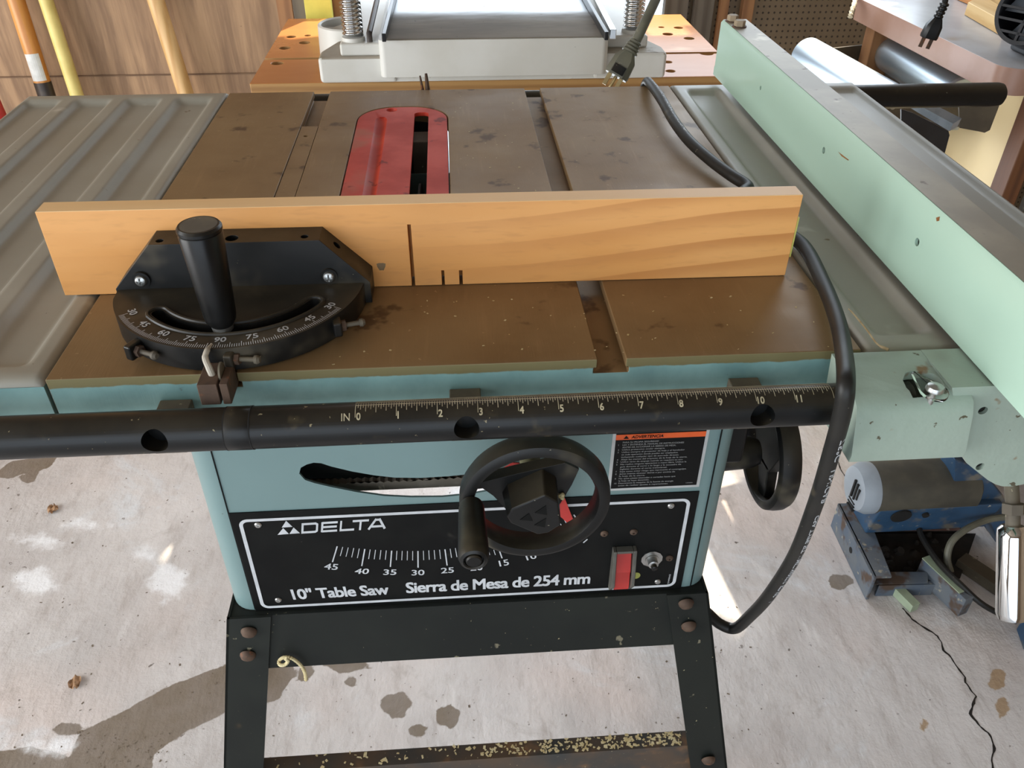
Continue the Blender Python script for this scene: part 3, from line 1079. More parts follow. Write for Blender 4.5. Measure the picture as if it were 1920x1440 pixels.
cabinet = cab.build('cabinet', 'cabinet', saw, ang=30, cut=(inn, slot, backopen))
for x in (at(400, 860, y=CY0).x, at(1345, 815, y=CY0).x + 0.003):
    MB().box((x - 0.0005, CY0 - 0.0006, CZ0 + 0.001), (x + 0.0005, CY0 + 0.0002, CZ1 - 0.002)).build('seam', 'panel', cabinet)
# toothed rack seen through the slot
rk = MB()
pts = []
for k in range(61):
    px = 575 + (1010 - 575) * k / 60
    py = 909 - 0.055 * (px - 575) + 3.4 * (((px - 790) / 215) ** 2 - 1) * -0.9
    pts.append((px, py))
poly = []
for k, (px, py) in enumerate(pts):
    p = at(px, py, y=0.058)
    poly.append((p.x, 0.058, p.z + (0.0011 if k % 2 else -0.0007)))
for px in (1010, 930, 860, 790, 720, 650, 575):
    k = (px - 575) / 435
    p = at(px, 924 - 20 * k + 1, y=0.058)
    poly.append((p.x, 0.058, p.z))
rk.prism(poly, (0, 0.006, 0))
rk.build('tilt_rack', 'rack', saw)
bk = MB()
bk.prism([(p.x, 0.075, p.z) for p in (at(540, 800, y=.075), at(1060, 780, y=.075), at(1060, 868, y=.075), at(900, 893, y=.075), at(700, 903, y=.075), at(560, 912, y=.075))], (0, 0.04, 0))
bk.build('trunnion', 'darkhole', saw)

# control panel
PY = CY0 - 0.0012
P2 = lambda px, py: at(px, py, y=PY)
pa, pb, pc, pd_ = P2(428, 961), P2(1306, 924), P2(1281, 1108), P2(480, 1143)
px0, px1, pz0, pz1 = pa.x, (pb.x + pc.x) / 2, (pc.z + pd_.z) / 2, (pa.z + pb.z) / 2
panel = MB().box((px0, PY, pz0), (px1, CY0 - 0.0001, pz1)).build('control_panel', 'panel', saw, bev=0.0004, seg=1)
LY = PY - 0.00025
let = MB()
_lift = [0]


def up_():
    _lift[0] += 1
    return Vector((0, -0.0000025 * _lift[0], 0))



def pq(px, py):
    p = at(px, py, y=LY)
    return p


def band(pts, w, closed=False):
    n = len(pts)
    for i in range(n if closed else n - 1):
        a, b = pts[i], pts[(i + 1) % n]
        d = (b - a).normalized()
        s = Vector((-d.z, 0, d.x)) * w / 2
        e = d * w * 0.25
        k = up_()
        let.quad(a - s - e + k, b - s + e + k, b + s + e + k, a + s - e + k)


bx0, bz1 = pq(449, 975).x, pq(449, 975).z
bx1, bz0 = pq(1262, 1102).x, (pq(1262, 1100).z + pq(500, 1136).z) / 2
bz1 = (pq(449, 974).z + pq(1290, 940).z) / 2
rr_pts = [Vector((x, LY, z)) for x, z in stadium(bx0, bx1, bz0, bz1, 0.006, 6)]
band(rr_pts, 0.0030, True)
# the maker's sign: three triangles and the wide letters
c1 = lambda a, b: pq(400 + a / 3.79, 780 + b / 3.79)
for tri in (((517, 745), (563, 788), (486, 793)), ((496, 797), (537, 838), (456, 845)), ((570, 792), (616, 833), (541, 838))):
    let.poly([c1(*q) for q in tri])
f = aff(c1(622, 836), c1(1225, 799), c1(625, 762))
LW = 0.2


def stroke(x0, y0, x1, y1, w=LW, asp=0.215, cx=0.0, sx=1.0):
    # unit cell: x 0..1 across one letter, y 0..1; stroke weight equal in both directions
    dx, dy = (x1 - x0) * 1.0, (y1 - y0) * 0.62
    L = math.hypot(dx, dy)
    nx, ny = -dy / L * w * 0.31, dx / L * w * 0.5
    q = [(x0 + nx, y0 + ny), (x1 + nx, y1 + ny), (x1 - nx, y1 - ny), (x0 - nx, y0 - ny)]
    k = up_()
    let.poly([f(cx + sx * a, b) + k for a, b in q])


cells = [(0.005, 0.195), (0.235, 0.190), (0.455, 0.170), (0.60, 0.19), (0.785, 0.215)]
h = LW / 2
for (cx, sx), L in zip(cells, 'DELTA'):
    k = dict(cx=cx, sx=sx)
    if L == 'D':
        for s in ((0, h, .86, h), (0, 1 - h, .86, 1 - h), (.06, 0, .06, 1), (.93, .14, .93, .86)): stroke(*s, **k)
        for s in ((.82, h, .95, .2), (.82, 1 - h, .95, .8)): stroke(*s, **k)
    if L == 'E':
        for s in ((.06, h, 1, h), (.06, .5, .96, .5), (.06, 1 - h, 1, 1 - h), (.06, 0.02, .06, .98)): stroke(*s, **k)
    if L == 'L':
        for s in ((.06, 0, .06, 1), (0, h, 1, h)): stroke(*s, **k)
    if L == 'T':
        for s in ((0, 1 - h, 1, 1 - h), (.5, 0, .5, 1)): stroke(*s, **k)
    if L == 'A':
        for s in ((.05, 0, .42, 1), (.58, 1, .95, 0), (.38, 1 - h, .62, 1 - h), (.2, .27, .8, .27)): stroke(*s, **k)
let.text('10" Table Saw', aff(c1(572, 1303), c1(1250, 1265), c1(548, 1232)), bold=0.035, spacing=0.94)
c2 = lambda a, b: pq(820 + a / 3.556, 780 + b / 3.556)
let.text('Sierra de Mesa de 254 mm', aff(c1(1375, 1257), c2(1014, 1116), c1(1368, 1185)), bold=0.035, spacing=0.92)
# tilt scale
majors = [(c1(880, 927), c1(847, 1036)), (c1(1076, 946), c1(1055, 1064)), (c1(1267, 958), c1(1258, 1070)), (c1(1454, 960), c1(1455, 1075)),
          (c1(1646, 948), c1(1661, 1060)), (pq(883, 1024), pq(890, 1052)), (c2(414, 898), c2(431, 946)), (pq(985, 1002), pq(993, 1028)), (pq(1030, 985), pq(1041, 1010)), (pq(1076, 965), pq(1092, 990))]
for i, (a, b) in enumerate(majors):
    band([a, b], 0.0011)
    if i < len(majors) - 1:
        a2, b2 = majors[i + 1]
        for k in range(1, 5):
            p, q = a.lerp(a2, k / 5), b.lerp(b2, k / 5)
            band([p, p.lerp(q, 0.56)], 0.0006)
for s_, A, B, T in (('45', c1(786, 1088), c1(880, 1093), c1(795, 1047)), ('40', c1(1003, 1120), c1(1100, 1122), c1(1012, 1083)), ('35', c1(1208, 1128), c1(1298, 1128), c1(1212, 1090)),
                    ('30', c1(1410, 1132), c1(1499, 1130), c1(1410, 1094)), ('25', c1(1620, 1118), c1(1709, 1112), c1(1618, 1080)),
                    ('20', c2(222, 1032), c2(302, 1026), c2(218, 992)), ('15', c2(418, 1003), c2(479, 992), c2(408, 966)), ('10', c2(600, 962), c2(664, 947), c2(588, 932))):
    let.text(s_, aff(A, B, T), bold=0.02)
band([pq(1094, 1017), pq(1101, 1011)], 0.0012)
let.text('1349845', aff(pq(1254, 1095), pq(1258, 1077), pq(1251, 1094.5)))
let.build('lettering', 'ink', panel, recalc=False, smooth=False)
for px, py, m_ in ((484, 984, 'steel'), (522, 1124.5, 'steel'), (1258, 948, 'steel'), (1233, 1090, 'steel')):
    p = P2(px, py)
    MB().lathe([(0.0030, 0), (0.0030, 0.0006), (0.0022, 0.0015), (0.0009, 0.0017), (0.0007, 0.0010), (0, 0.0010)], p, (0, -1, 0), 20, cap0=False, cap1=False).build('rivet', m_, panel)
for px, py in ((1133, 1000), (1188, 997), (1255, 1046)):
    p = P2(px, py)
    MB().lathe([(0.0034, 0), (0.0034, 0.0008), (0.0022, 0.0020), (0.0010, 0.0021), (0.0008, 0.0010), (0, 0.0010)], p, (0, -1, 0), 20, cap0=False, cap1=False).build('panel_screw', 'rust', panel)
p = P2(1192, 1079)
MB().lathe([(0.0, 0.0003), (0.0042, 0.0003), (0.0042, 0)], p, (0, -1, 0), 24, cap0=False, cap1=False).build('sticker', 'lime', panel)
# paddle switch: grey surround, red rocker with two slopes
s0, s1 = P2(1134, 1030), P2(1184, 1098)
sx0, sx1, sz0, sz1 = P2(1141, 1090).x, P2(1183, 1090).x, P2(1160, 1098).z, P2(1160, 1024).z
sw = MB()
for a, b in ((sx0, sx0 + .0030), (sx1 - .0030, sx1)):
    sw.prism([(a, PY, sz0), (a, PY - 0.0045, sz0), (a, PY - 0.013, sz0 + 0.013), (a, PY - 0.007, sz1), (a, PY, sz1)], (b - a, 0, 0))
sw.box((sx0 + .003, PY - 0.007, sz1 - 0.003), (sx1 - .003, PY, sz1))
sw.box((sx0 + .003, PY - 0.003, sz0), (sx1 - .003, PY, sz0 + 0.003))
switch = sw.build('power_switch', 'greyplastic', saw, bev=0.0005, seg=1)
rk_ = MB()
zm = sz0 + (sz1 - sz0) * 0.46
rk_.prism([(sx0 + .0036, PY, sz0 + .0034), (sx0 + .0036, PY - 0.0075, sz0 + .0034), (sx0 + .0036, PY - 0.0050, zm), (sx0 + .0036, PY - 0.0078, zm + .0022), (sx0 + .0036, PY - 0.0028, sz1 - .0036), (sx0 + .0036, PY, sz1 - .0036)],
          (sx1 - sx0 - .0072, 0, 0))
rk_.build('rocker', 'redp', switch, bev=0.0006, seg=2)
p = P2(1222, 1047)
rs = MB().lathe([(0.0098, 0), (0.0098, 0.0010), (0.0062, 0.0014), (0.0062, 0.0022)], p, (0, -1, 0), 12, cap0=False).build('reset_button', 'steel', saw)
MB().lathe([(0.0045, 0.0018), (0.0045, 0.0080), (0.0032, 0.0086)], p, (0, -1, 0), 24).build('collar', 'steel', rs)
MB().lathe([(0.0027, 0.0080), (0.0027, 0.0122), (0.0018, 0.0128)], p, (0, -1, 0), 20).build('button', 'black', rs)
# red tilt pointer
pt = MB()
pt.prism([at(a, b, y=0.037) for a, b in ((1040, 930), (1058, 932), (1076, 978), (1070, 986), (1050, 968), (1043, 950))], (0, 0.0012, 0))
pt.prism([at(a, b, y=0.033) for a, b in ((920, 893), (962, 868), (1010, 872), (1040, 900), (1040, 950), (1000, 960), (948, 940))], (0, 0.0012, 0))
pt.build('tilt_pointer', 'redp', saw)
dc = MB()
q = at(1043, 927, y=-0.016)
for k in range(14):
    d = Vector((random.uniform(-1, 1), random.uniform(-1, 1), random.uniform(-1, 1))) * 0.004
    dc.lathe([(0, -.002), (.0022, -.0005), (.0016, .001), (0, .002)], q + d, (random.random(), random.random(), 1), 7, cap0=False, cap1=False)
dc.build('dust_lump', 'shaving', saw)

# warning label
LA, LB, LC, LD = at(1150, 811, y=PY), at(1332, 803, y=PY), at(1313, 914, y=PY), at(1142, 921, y=PY)
lx0, lx1, lz0, lz1 = LA.x, LB.x, (LC.z + LD.z) / 2, LA.z + 0.004
lab = MB().box((lx0, CY0 - 0.0006, lz0), (lx1, CY0 - 0.0001, lz1)).build('warning_label', 'labelwht', saw)
LYY = CY0 - 0.0008
mw = 0.0026
MB().quad((lx0 + mw, LYY, lz0 + mw), (lx1 - mw, LYY, lz0 + mw), (lx1 - mw, LYY, lz1), (lx0 + mw, LYY, lz1)).build('label_field', 'labelblk', lab, recalc=False)
y_ = LYY - 0.0002
c3 = lambda a, b: at(1120 + a / 7.68, 780 + b / 7.68, y=y_)
ot, ob_ = (c3(240, 262).z + c3(1600, 232).z) / 2, (c3(240, 338).z + c3(1590, 303).z) / 2
MB().quad((lx0 + mw, y_, ob_), (lx1 - mw, y_, ob_), (lx1 - mw, y_, ot), (lx0 + mw, y_, ot)).build('header_band', 'orange', lab, recalc=False)
hd = MB()
yy = y_ - 0.0002
hz0, hh = ob_ + 0.0010, (ot - ob_) - 0.0020
hx = lx0 + 0.0085
hd.poly([(hx, yy, hz0), (hx + 0.0046, yy, hz0), (hx + 0.0023, yy, hz0 + hh)])
hd.text('ADVERTENCIA', aff((hx + 0.0065, yy, hz0 + .0002), (hx + 0.0320, yy, hz0 + .0002), (hx + 0.0067, yy, hz0 + hh - .0002)), bold=0.03, shear=0.15)
hd.build('header_text', 'labelblk', lab, recalc=False, smooth=False)
lines = [('', 'PARA SU PROPIA SEGURIDAD', 1), ('1', 'LEA Y ENTIENDA EL MANUAL DE INSTRUCCIONES', 1), ('', 'ANTES DE ACCIONAR LA SIERRA DE MESA.', 1),
         ('2', 'Utilice proteccion ocular siempre.', 0), ('3', 'Utilice siempre el protector de hoja y el hendedor', 0), ('', 'en cada operacion donde puedan ser empleados,', 0),
         ('', 'incluyendo cualquier tipo de aserrado directo.', 0), ('4', 'Aleje las manos del trayecto de la hoja de la sierra.', 0), ('5', 'Utilice varas de empuje cuando se requiera su uso.', 0),
         ('6', 'No realice ninguna operacion a mano libre. Utilice la', 0), ('', 'guia durante el corte a lo largo y la escuadra de', 0), ('', 'ingletes durante el corte transversal.', 0),
         ('7', 'Sepa como evitar riesgo que representa el contragolpe.', 0), ('8', 'Jamas intente alcanzar detras o por encima de', 0), ('', 'la hoja de la sierra.', 0),
         ('9', 'No quite piezas atascadas o cortadas hasta que', 0), ('', 'la hoja se haya detenido.', 0), ('10', 'Desconecte la maquina de la fuente de energia', 0), ('', 'antes de realizar ajustes o reparaciones.', 0)]
tx = MB()
zt, zb = ob_ - 0.0012, lz0 + mw + 0.0022
lh = (zt - zb) / len(lines)
wmax = (lx1 - lx0) * 0.70
for i, (num, s_, up) in enumerate(lines):
    z0_ = zt - (i + 1) * lh + lh * 0.2
    xx = lx0 + 0.0085
    w = wmax * len(s_) / 53 * (1.18 if up else 1.0)
    hh_ = lh * (0.62 if up else 0.78)
    tx.text(s_, aff((xx, yy, z0_ - (0 if up else lh * .12)), (xx + w, yy, z0_ - (0 if up else lh * .12)), (xx, yy, z0_ + hh_ - (0 if up else lh * .12))), bold=0.012)
    if num:
        tx.text(num, aff((xx - 0.0034, yy, z0_), (xx - 0.0034 + lh * .62 * text_geo(num)[2], yy, z0_), (xx - 0.0034, yy, z0_ + lh * .62)))
tx.text('1345691', aff((lx1 - 0.012, yy, zb + .0004), (lx1 - 0.0065, yy, zb + .0004), (lx1 - 0.012, yy, zb + 0.0016)))
tx.build('lettering', 'labeltxt', lab, recalc=False, smooth=False)

# handwheels
def handwheel(c, axis, hub_depth):
    mb = MB()
    mb.ringsec(c, axis, [(0.0440, -0.006), (0.0455, -0.0095), (0.0500, -0.0105), (0.0535, -0.0085), (0.0545, -0.003), (0.0542, 0.004), (0.0520, 0.0085), (0.0480, 0.0095), (0.0450, 0.008), (0.0442, 0.002)], 72)
    return mb


WC = Vector((0.3165, -0.020, 0.7655))
wheel = handwheel(WC, (0, 1, 0), 0.02).build('handwheel', 'rim', saw, ang=45)
web = MB()
web.prism([at(a, b, y=-0.018) for a, b in ((888, 918), (900, 905), (980, 886), (1060, 868), (1086, 880), (1072, 910), (1056, 930), (1040, 962), (1000, 985), (955, 962), (925, 930), (905, 916))], (0, 0.010, 0))
web.build('spoke_web', 'rim', wheel, bev=0.0015)
hub = MB()
F = [(950, 970), (960, 955), (1022, 928), (1046, 942), (1052, 985), (1028, 1000), (1008, 1003), (958, 982)]
fr = [at(a, b, y=-0.042) for a, b in F]
cxy = sum(fr, Vector()) / len(fr)
bk_ = [Vector((q.x, -0.010, q.z)) * 1.0 for q in fr]
bk_ = [cxy.lerp(Vector((q.x, cxy.y, q.z)), 1.12) + Vector((0, 0.030, 0.0)) for q in bk_]
hub.rings([fr, bk_])
hubo = hub.build('hub', 'rim', wheel, bev=0.0015, ang=25)
tri = MB()
for t3 in (((975, 975), (992, 963), (999, 977)), ((1003, 962), (1024, 948), (1026, 966)), ((1002, 985), (1024, 972), (1022, 989))):
    q = [at(a, b, y=-0.0424) for a, b in t3]
    tri.prism(q, (0, 0.0008, 0))
tri.build('emblem', 'panel', wheel, smooth=False)
MB().cyl((WC.x, -0.008, WC.z), (WC.x, CY0 + 0.04, WC.z), 0.008, n=24).build('shaft', 'olive', wheel)
ch = at(885, 926, y=-0.030)
hx_, hz_ = 0.2706, 0.7715
hd_ = MB()
hd_.lathe([(0.0045, 0), (0.0078, 0.002), (0.0090, 0.006), (0.0104, 0.046), (0.0104, 0.0500), (0.0092, 0.0535), (0.0072, 0.0545), (0.0064, 0.0538), (0.0062, 0.0515), (0.0, 0.0515)], (hx_, -0.0290, hz_), (0, -1, 0), 32, cap0=True, cap1=False)
hdl = hd_.build('crank_handle', 'rim', wheel, ang=30)
MB().lathe([(0.0054, 0.0), (0.0054, 0.0030), (0.0045, 0.0040)], (hx_, -0.0290 - 0.0512, hz_), (0, -1, 0), 24).build('handle_bolt', 'black', hdl)
SWC = Vector((0.549, 0.110, 0.682))
w2 = handwheel(SWC, (1, 0, 0), 0.02).build('handwheel', 'rim', saw, ang=45)
wb = MB()
c = SWC
wb.prism([(c.x - .005, c.y + 0.047 * math.cos(a), c.z + 0.047 * math.sin(a)) for a in (R(20), R(60), R(100), R(140))] + [(c.x - .005, c.y - .016, c.z - .012), (c.x - .005, c.y + .014, c.z - .016)], (0.010, 0, 0))
wb.prism([(c.x - .005, c.y + 0.014, c.z - .01), (c.x - .005, c.y - 0.014, c.z - .008), (c.x - .005, c.y - 0.020, c.z - .043), (c.x - .005, c.y - 0.006, c.z - .047)], (0.010, 0, 0))
wb.build('spoke_web', 'rim', w2, bev=0.001)
MB().lathe([(0.017, 0), (0.015, 0.035), (0.012, 0.042)], (CX1 + 0.006, c.y, c.z), (1, 0, 0), 28).build('hub', 'rim', w2)
MB().cyl((CX1 - .004, c.y, c.z), (CX1 + 0.02, c.y, c.z), 0.007).build('shaft', 'olive', w2)
tb = MB()
tb.box((CX1 - 0.001, 0.075, 0.700), (CX1 + 0.020, 0.140, 0.770))
tb.build('tilt_lock_bracket', 'black', saw, bev=0.004, seg=3)

# stand
zt_ = 0.5765


def legpt(side, z, back=False):
    k = zt_ - z
    x = 0.0500 - 0.178 * k if side < 0 else 0.4870 + 0.190 * k
    y = (0.036 - 0.165 * k) if not back else 0.47 + 0.06 * k
    return Vector((x, y, z))


for back in (False, True):
    for side in (-1, 1):
        a, b = legpt(side, zt_ - (0.0 if side < 0 else 0.0), back), legpt(side, 0.0, back)
        ix = Vector((0.039 * -side, 0, 0))
        iy = Vector((0, 0.036 * (1 if not back else -1), 0))
        th = 0.0024
        mb = MB()
        n1 = Vector((0, th * (1 if not back else -1), 0))
        n2 = Vector((th * -side, 0, 0))
        mb.hexa([b, b + ix, b + ix + n1, b + n1, a, a + ix, a + ix + n1, a + n1])
        mb.hexa([b, b + n2, b + n2 + iy, b + iy, a, a + n2, a + n2 + iy, a + iy])
        leg = mb.build('leg', 'stand', saw, smooth=False)
        if not back:
            for px, py in (((467, 1183), (465, 1227)) if side < 0 else ((1286, 1130), (1291, 1172), (1328, 1423))):
                p = at(px, py, y=0.03)
                for _ in range(3):
                    p = at(px, py, y=0.036 - 0.165 * (zt_ - p.z))
                MB().lathe([(0.0072, 0), (0.0070, 0.0015), (0.0055, 0.0040), (0.0028, 0.0054), (0, 0.0058)], p + Vector((0, -0.0002, 0)), (0, -1, -0.16), 20, cap0=False, cap1=False).build('bolt', 'rust', leg)
        MB().box((b.x - 0.004, min(b.y, b.y + iy.y) - 0.002, 0.0), (b.x + 0.004, max(b.y, b.y + iy.y) + 0.002, 0.006)).build('foot_pad', 'rubber', leg) if side < 0 else \
            MB().box((b.x - 0.004, min(b.y, b.y + iy.y) - 0.002, 0.0), (b.x + 0.004, max(b.y, b.y + iy.y) + 0.002, 0.006)).build('foot_pad', 'rubber', leg)


def yleg(z):
    return 0.036 - 0.165 * (zt_ - z)


xa, xb = legpt(-1, 0.54).x + 0.008, legpt(1, 0.54).x - 0.008
mb = MB()
z0_ = 0.5125
mb.hexa([(xa, yleg(z0_) + .0028, z0_), (xb, yleg(z0_) + .0028, z0_), (xb, yleg(z0_) + .005, z0_), (xa, yleg(z0_) + .005, z0_),
         (xa, yleg(zt_) + .0028, zt_ - .001), (xb, yleg(zt_) + .0028, zt_ - .001), (xb, yleg(zt_) + .005, zt_ - .001), (xa, yleg(zt_) + .005, zt_ - .001)])
mb.box((xa, yleg(zt_) + .003, zt_ - .003), (xb, 0.075, zt_ - .0008))
mb.build('stand_rail', 'stand', saw, smooth=False)
zc = 0.3715
xa, xb = legpt(-1, zc).x + 0.006, legpt(1, zc).x - 0.006
mb = MB()
yl = yleg(zc)
mb.box((xa, yl + .0028, zc - 0.05), (xb, yl + 0.005, zc))
mb.box((xa, yl + .0050, zc - 0.0024), (xb, yl + 0.0195, zc))
mb.build('stand_rail', 'standrust', saw, smooth=False)
mb = MB()
mb.box((0.05, 0.462, 0.515), (0.487, 0.4675, zt_ - .001))
mb.build('stand_rail', 'stand', saw, smooth=False)
for x in (0.0502, 0.4846):
    mb = MB()
    mb.box((x, 0.036, 0.515), (x + 0.0022, 0.468, zt_ - .001))
    mb.build('stand_rail', 'stand', saw, smooth=False)

# ================================================================== MITRE GAUGE with its board
gauge = thing('miter_gauge', 'black miter gauge with upright handle, screwed to a long pine board', 'miter gauge', (0.111, 0.05, H))
GC = Vector((0.112, 0.089, 0))
GR = 0.0875
zt = H + 0.0180
ang0, ang1 = 193, 352
arc = [(GC.x + GR * math.cos(R(a)), GC.y + GR * math.sin(R(a))) for a in [ang0 + (ang1 - ang0) * k / 48 for k in range(49)]]
hd = MB()
plan = arc + [(0.2030, 0.1065), (0.0250, 0.1065)]
hd.prism([(x, y, H + 0.0012) for x, y in plan], (0, 0, zt - H - 0.0012))
arcslot = MB()
po, pi_ = [], []
for k in range(31):
    a = R(219.5 + (329 - 219.5) * k / 30)
    if k == 30:
        ec = (GC.x + 0.06375 * math.cos(a), GC.y + 0.06375 * math.sin(a))
    if k == 0:
        sc_ = (GC.x + 0.06375 * math.cos(a), GC.y + 0.06375 * math.sin(a))
    po.append((GC.x + 0.0680 * math.cos(a), GC.y + 0.0680 * math.sin(a)))
    pi_.append((GC.x + 0.0595 * math.cos(a), GC.y + 0.0595 * math.sin(a)))
arcslot.prism([(x, y, H - 0.01) for x, y in po + [(ec[0] + 0.00425 * math.cos(R(329 + q)), ec[1] + 0.00425 * math.sin(R(329 + q))) for q in range(20, 180, 20)] + pi_[::-1] + [(sc_[0] + 0.00425 * math.cos(R(219.5 + q)), sc_[1] + 0.00425 * math.sin(R(219.5 + q))) for q in range(200, 360, 20)]], (0, 0, 0.05))
head = hd.build('gauge_head', 'gauge', gauge, bev=0.0012, cut=(arcslot,))
# raised lip round the slot
lip = MB()
path = [(x, y, zt) for x, y in [(GC.x + 0.0705 * math.cos(R(a)), GC.y + 0.0705 * math.sin(R(a))) for a in range(219, 331, 3)]]
path2 = [(x, y, zt) for x, y in [(GC.x + 0.0570 * math.cos(R(a)), GC.y + 0.0570 * math.sin(R(a))) for a in range(330, 218, -3)]]
capA = [(ec[0] + 0.00675 * math.cos(R(330 + q)), ec[1] + 0.00675 * math.sin(R(330 + q)), zt) for q in range(20, 180, 20)]
capB = [(sc_[0] + 0.00675 * math.cos(R(219 + q)), sc_[1] + 0.00675 * math.sin(R(219 + q)), zt) for q in range(200, 360, 20)]
lip.tube(path + capA + path2 + capB + [path[0]], 0.0016, 8)
lip.build('slot_lip', 'gauge', head)
# upright web against the board, with slanted shoulders
wb = MB()
front = [(0.0250, H + 0.0012), (0.0250, 0.8890), (0.0545, 0.9212), (0.1715, 0.9212), (0.2040, 0.8880), (0.2040, H + 0.0012)]
A_ = [(x, 0.0845 - (0.003 if z < 0.9 else 0), z) for x, z in front]
B_ = [(x, 0.1071, z) for x, z in front]
wb.rings([A_, B_])
holes = []
for px, py, r in ((297, 455, .0026), (433, 450, .0044), (570, 447, .0026)):
    q = at(px, py, z=0.9212)
    c = MB()
    c.cyl((q.x, q.y + 0.003, 0.905), (q.x, q.y + 0.003, 0.93), r)
    holes.append(c)
q = at(620, 472, y=0.0965)
c = MB()
c.cyl((q.x - 0.004, 0.0965, q.z - 0.004), (q.x + 0.006, 0.0965, q.z + 0.006), 0.0030)
holes.append(c)
fence_web = wb.build('fence_web', 'gauge', head, bev=0.0014, cut=holes)
for px, py in ((265, 525), (617, 518)):
    q = at(px, py, y=0.0818)
    s_ = MB()
    s_.lathe([(0.0062, -0.001), (0.0062, 0.0012), (0.0050, 0.0012)], (q.x, 0.0822, q.z), (0, -1, 0), 24, cap0=False, cap1=True)
    s_.build('screw_boss', 'gauge', head)
    s_ = MB()
    s_.lathe([(0.0042, 0.0), (0.0042, 0.0010), (0.0034, 0.0024), (0.0018, 0.0031), (0, 0.0032)], (q.x, 0.0812, q.z), (0, -1, 0.12), 24, cap0=False, cap1=False)
    cr = []
    for d in ((0.0026, 0.0006), (0.0006, 0.0026)):
        c = MB()
        c.box((q.x - d[0], 0.075, q.z - d[1]), (q.x + d[0], 0.0795, q.z + d[1]))
        cr.append(c)
    s_.build('screw', 'steel', gauge, cut=cr)
# degree scale
sc = MB()


def polar(r, a, lift=0.0002):
    return Vector((GC.x + r * math.cos(R(a)), GC.y + r * math.sin(R(a)), zt + lift))


for d in range(-60, 61):
    r0 = 0.0826 if d % 5 else 0.0806
    if d % 15 == 0: r0 = 0.0800
    a = -90 + d
    w = 0.16
    sc.quad(polar(r0, a - w), polar(0.0860, a - w * .93), polar(0.0860, a + w * .93), polar(r0, a + w))
for d, s_ in ((-60, '30'), (-45, '45'), (-30, '60'), (-15, '75'), (0, '90'), (15, '75'), (30, '60'), (45, '45'), (60, '30')):
    a = -90 + d
    sc.text(s_, lambda u, v, a=a: polar(0.0742 + 0.0052 * (1 - v), a + (u - .5) * 5.6), bold=0.02)
sc.build('degree_scale', 'ink', head, recalc=False, smooth=False)
# handle
hb = Vector((0.1112, 0.0255, 0))
hn = MB()
hn.lathe([(0.0068, 0.0), (0.0072, 0.0035)], hb + Vector((0, 0, zt + 0.0004)), n=28)
hn.build('clamp_washer', 'steel', gauge)
hn = MB()
hn.lathe([(0.0070, 0.0), (0.0098, 0.0045), (0.0104, 0.008), (0.0134, 0.0655), (0.0131, 0.0662), (0.0131, 0.0672), (0.0136, 0.0680), (0.0136, 0.0700), (0.0124, 0.0716)], hb + Vector((0, 0, zt + 0.0036)), n=40)
hnd = hn.build('handle', 'black', gauge, ang=28)
MB().lathe([(0.0112, 0), (0.0112, 0.0003), (0.0, 0.0006)], hb + Vector((0, 0, zt + 0.0036 + 0.0714)), n=36, cap0=False, cap1=False).build('handle_cap', 'dustmetal', hnd)
# stop blocks with their screws
def stop(px, py, ang, dx, dz=0.0):
    q = at(px, py, z=H + 0.010)
    t = Vector((math.cos(R(ang)), math.sin(R(ang)), 0))
    nrm = Vector((-t.y, t.x, 0))
    b = MB()
    b.beam(q - nrm * 0.006, q + nrm * 0.006, 0.006, 0.011)
    st = b.build('adjustment_stop', 'gauge', gauge, bev=0.0015)
    MB().lathe([(0.0040, 0), (0.0040, 0.003)], q + t * 0.003, t, 6).build('nut', 'rust', st)
    MB().lathe([(0.0017, 0), (0.0017, 0.010), (0.0028, 0.0105), (0.0030, 0.0125), (0.0018, 0.0142)], q + t * 0.005, t, 14).build('stop_screw', 'dustmetal', st)


stop(252, 655, -28, 0)
stop(433, 672, -8, 0)
stop(632, 612, 14, 0)
# the bar that runs in the slot, its flip stop and the pointer
br = MB()
br.box((SL[0] + .0005, -0.012, H - 0.0102), (SL[1] - .0005, 0.468, H - 0.0006))
hc = MB()
q = at(573, 254, z=H)
hc.cyl((q.x, q.y, H - 0.02), (q.x, q.y, H + 0.02), 0.0022)
br.build('slide_bar', 'iron', gauge, bev=0.0005, seg=1, cut=(hc,))
fl = MB()
fl.box((0.1022, -0.0225, H - 0.0085), (0.1146, -0.0010, H + 0.0075))
fl.box((0.1160, -0.0225, H - 0.0085), (0.1212, -0.0010, H + 0.0075))
fl.box((0.1030, -0.0015, H + 0.0010), (0.1205, 0.0020, H + 0.0075))
flip = fl.build('bar_stop', 'rust', gauge, bev=0.0006, seg=1)
wsh = MB()
wsh.lathe([(0.0062, 0), (0.0062, 0.0012)], (0.1147, -0.010, H + 0.0085), (1, 0, 0), 24)
wsh.build('washer', 'dustmetal', flip)
pn = MB()
pp = [at(400, 708, y=-0.012), at(392, 690, y=-0.010), at(385, 672, y=-0.005), at(388, 658, y=-0.0005), at(397, 645, z=zt + 0.001)]
pn.tube(spline(pp, 5), [0.0022] * 6 + [0.0021] * 6 + [0.0018] * 5 + [0.0012] * 2 + [0.0008] * 2, 10)
pn.build('pointer', 'dullwhite', gauge)
# the auxiliary board
BY0, BY1, BZ = 0.1074, 0.1236, 0.0675
bd = MB()
bx0, bx1 = -0.0246, 0.5220
yo = -0.0036


def bq(x, z):
    return (x, BY0 + yo * (x - bx0) / (bx1 - bx0), H + z)


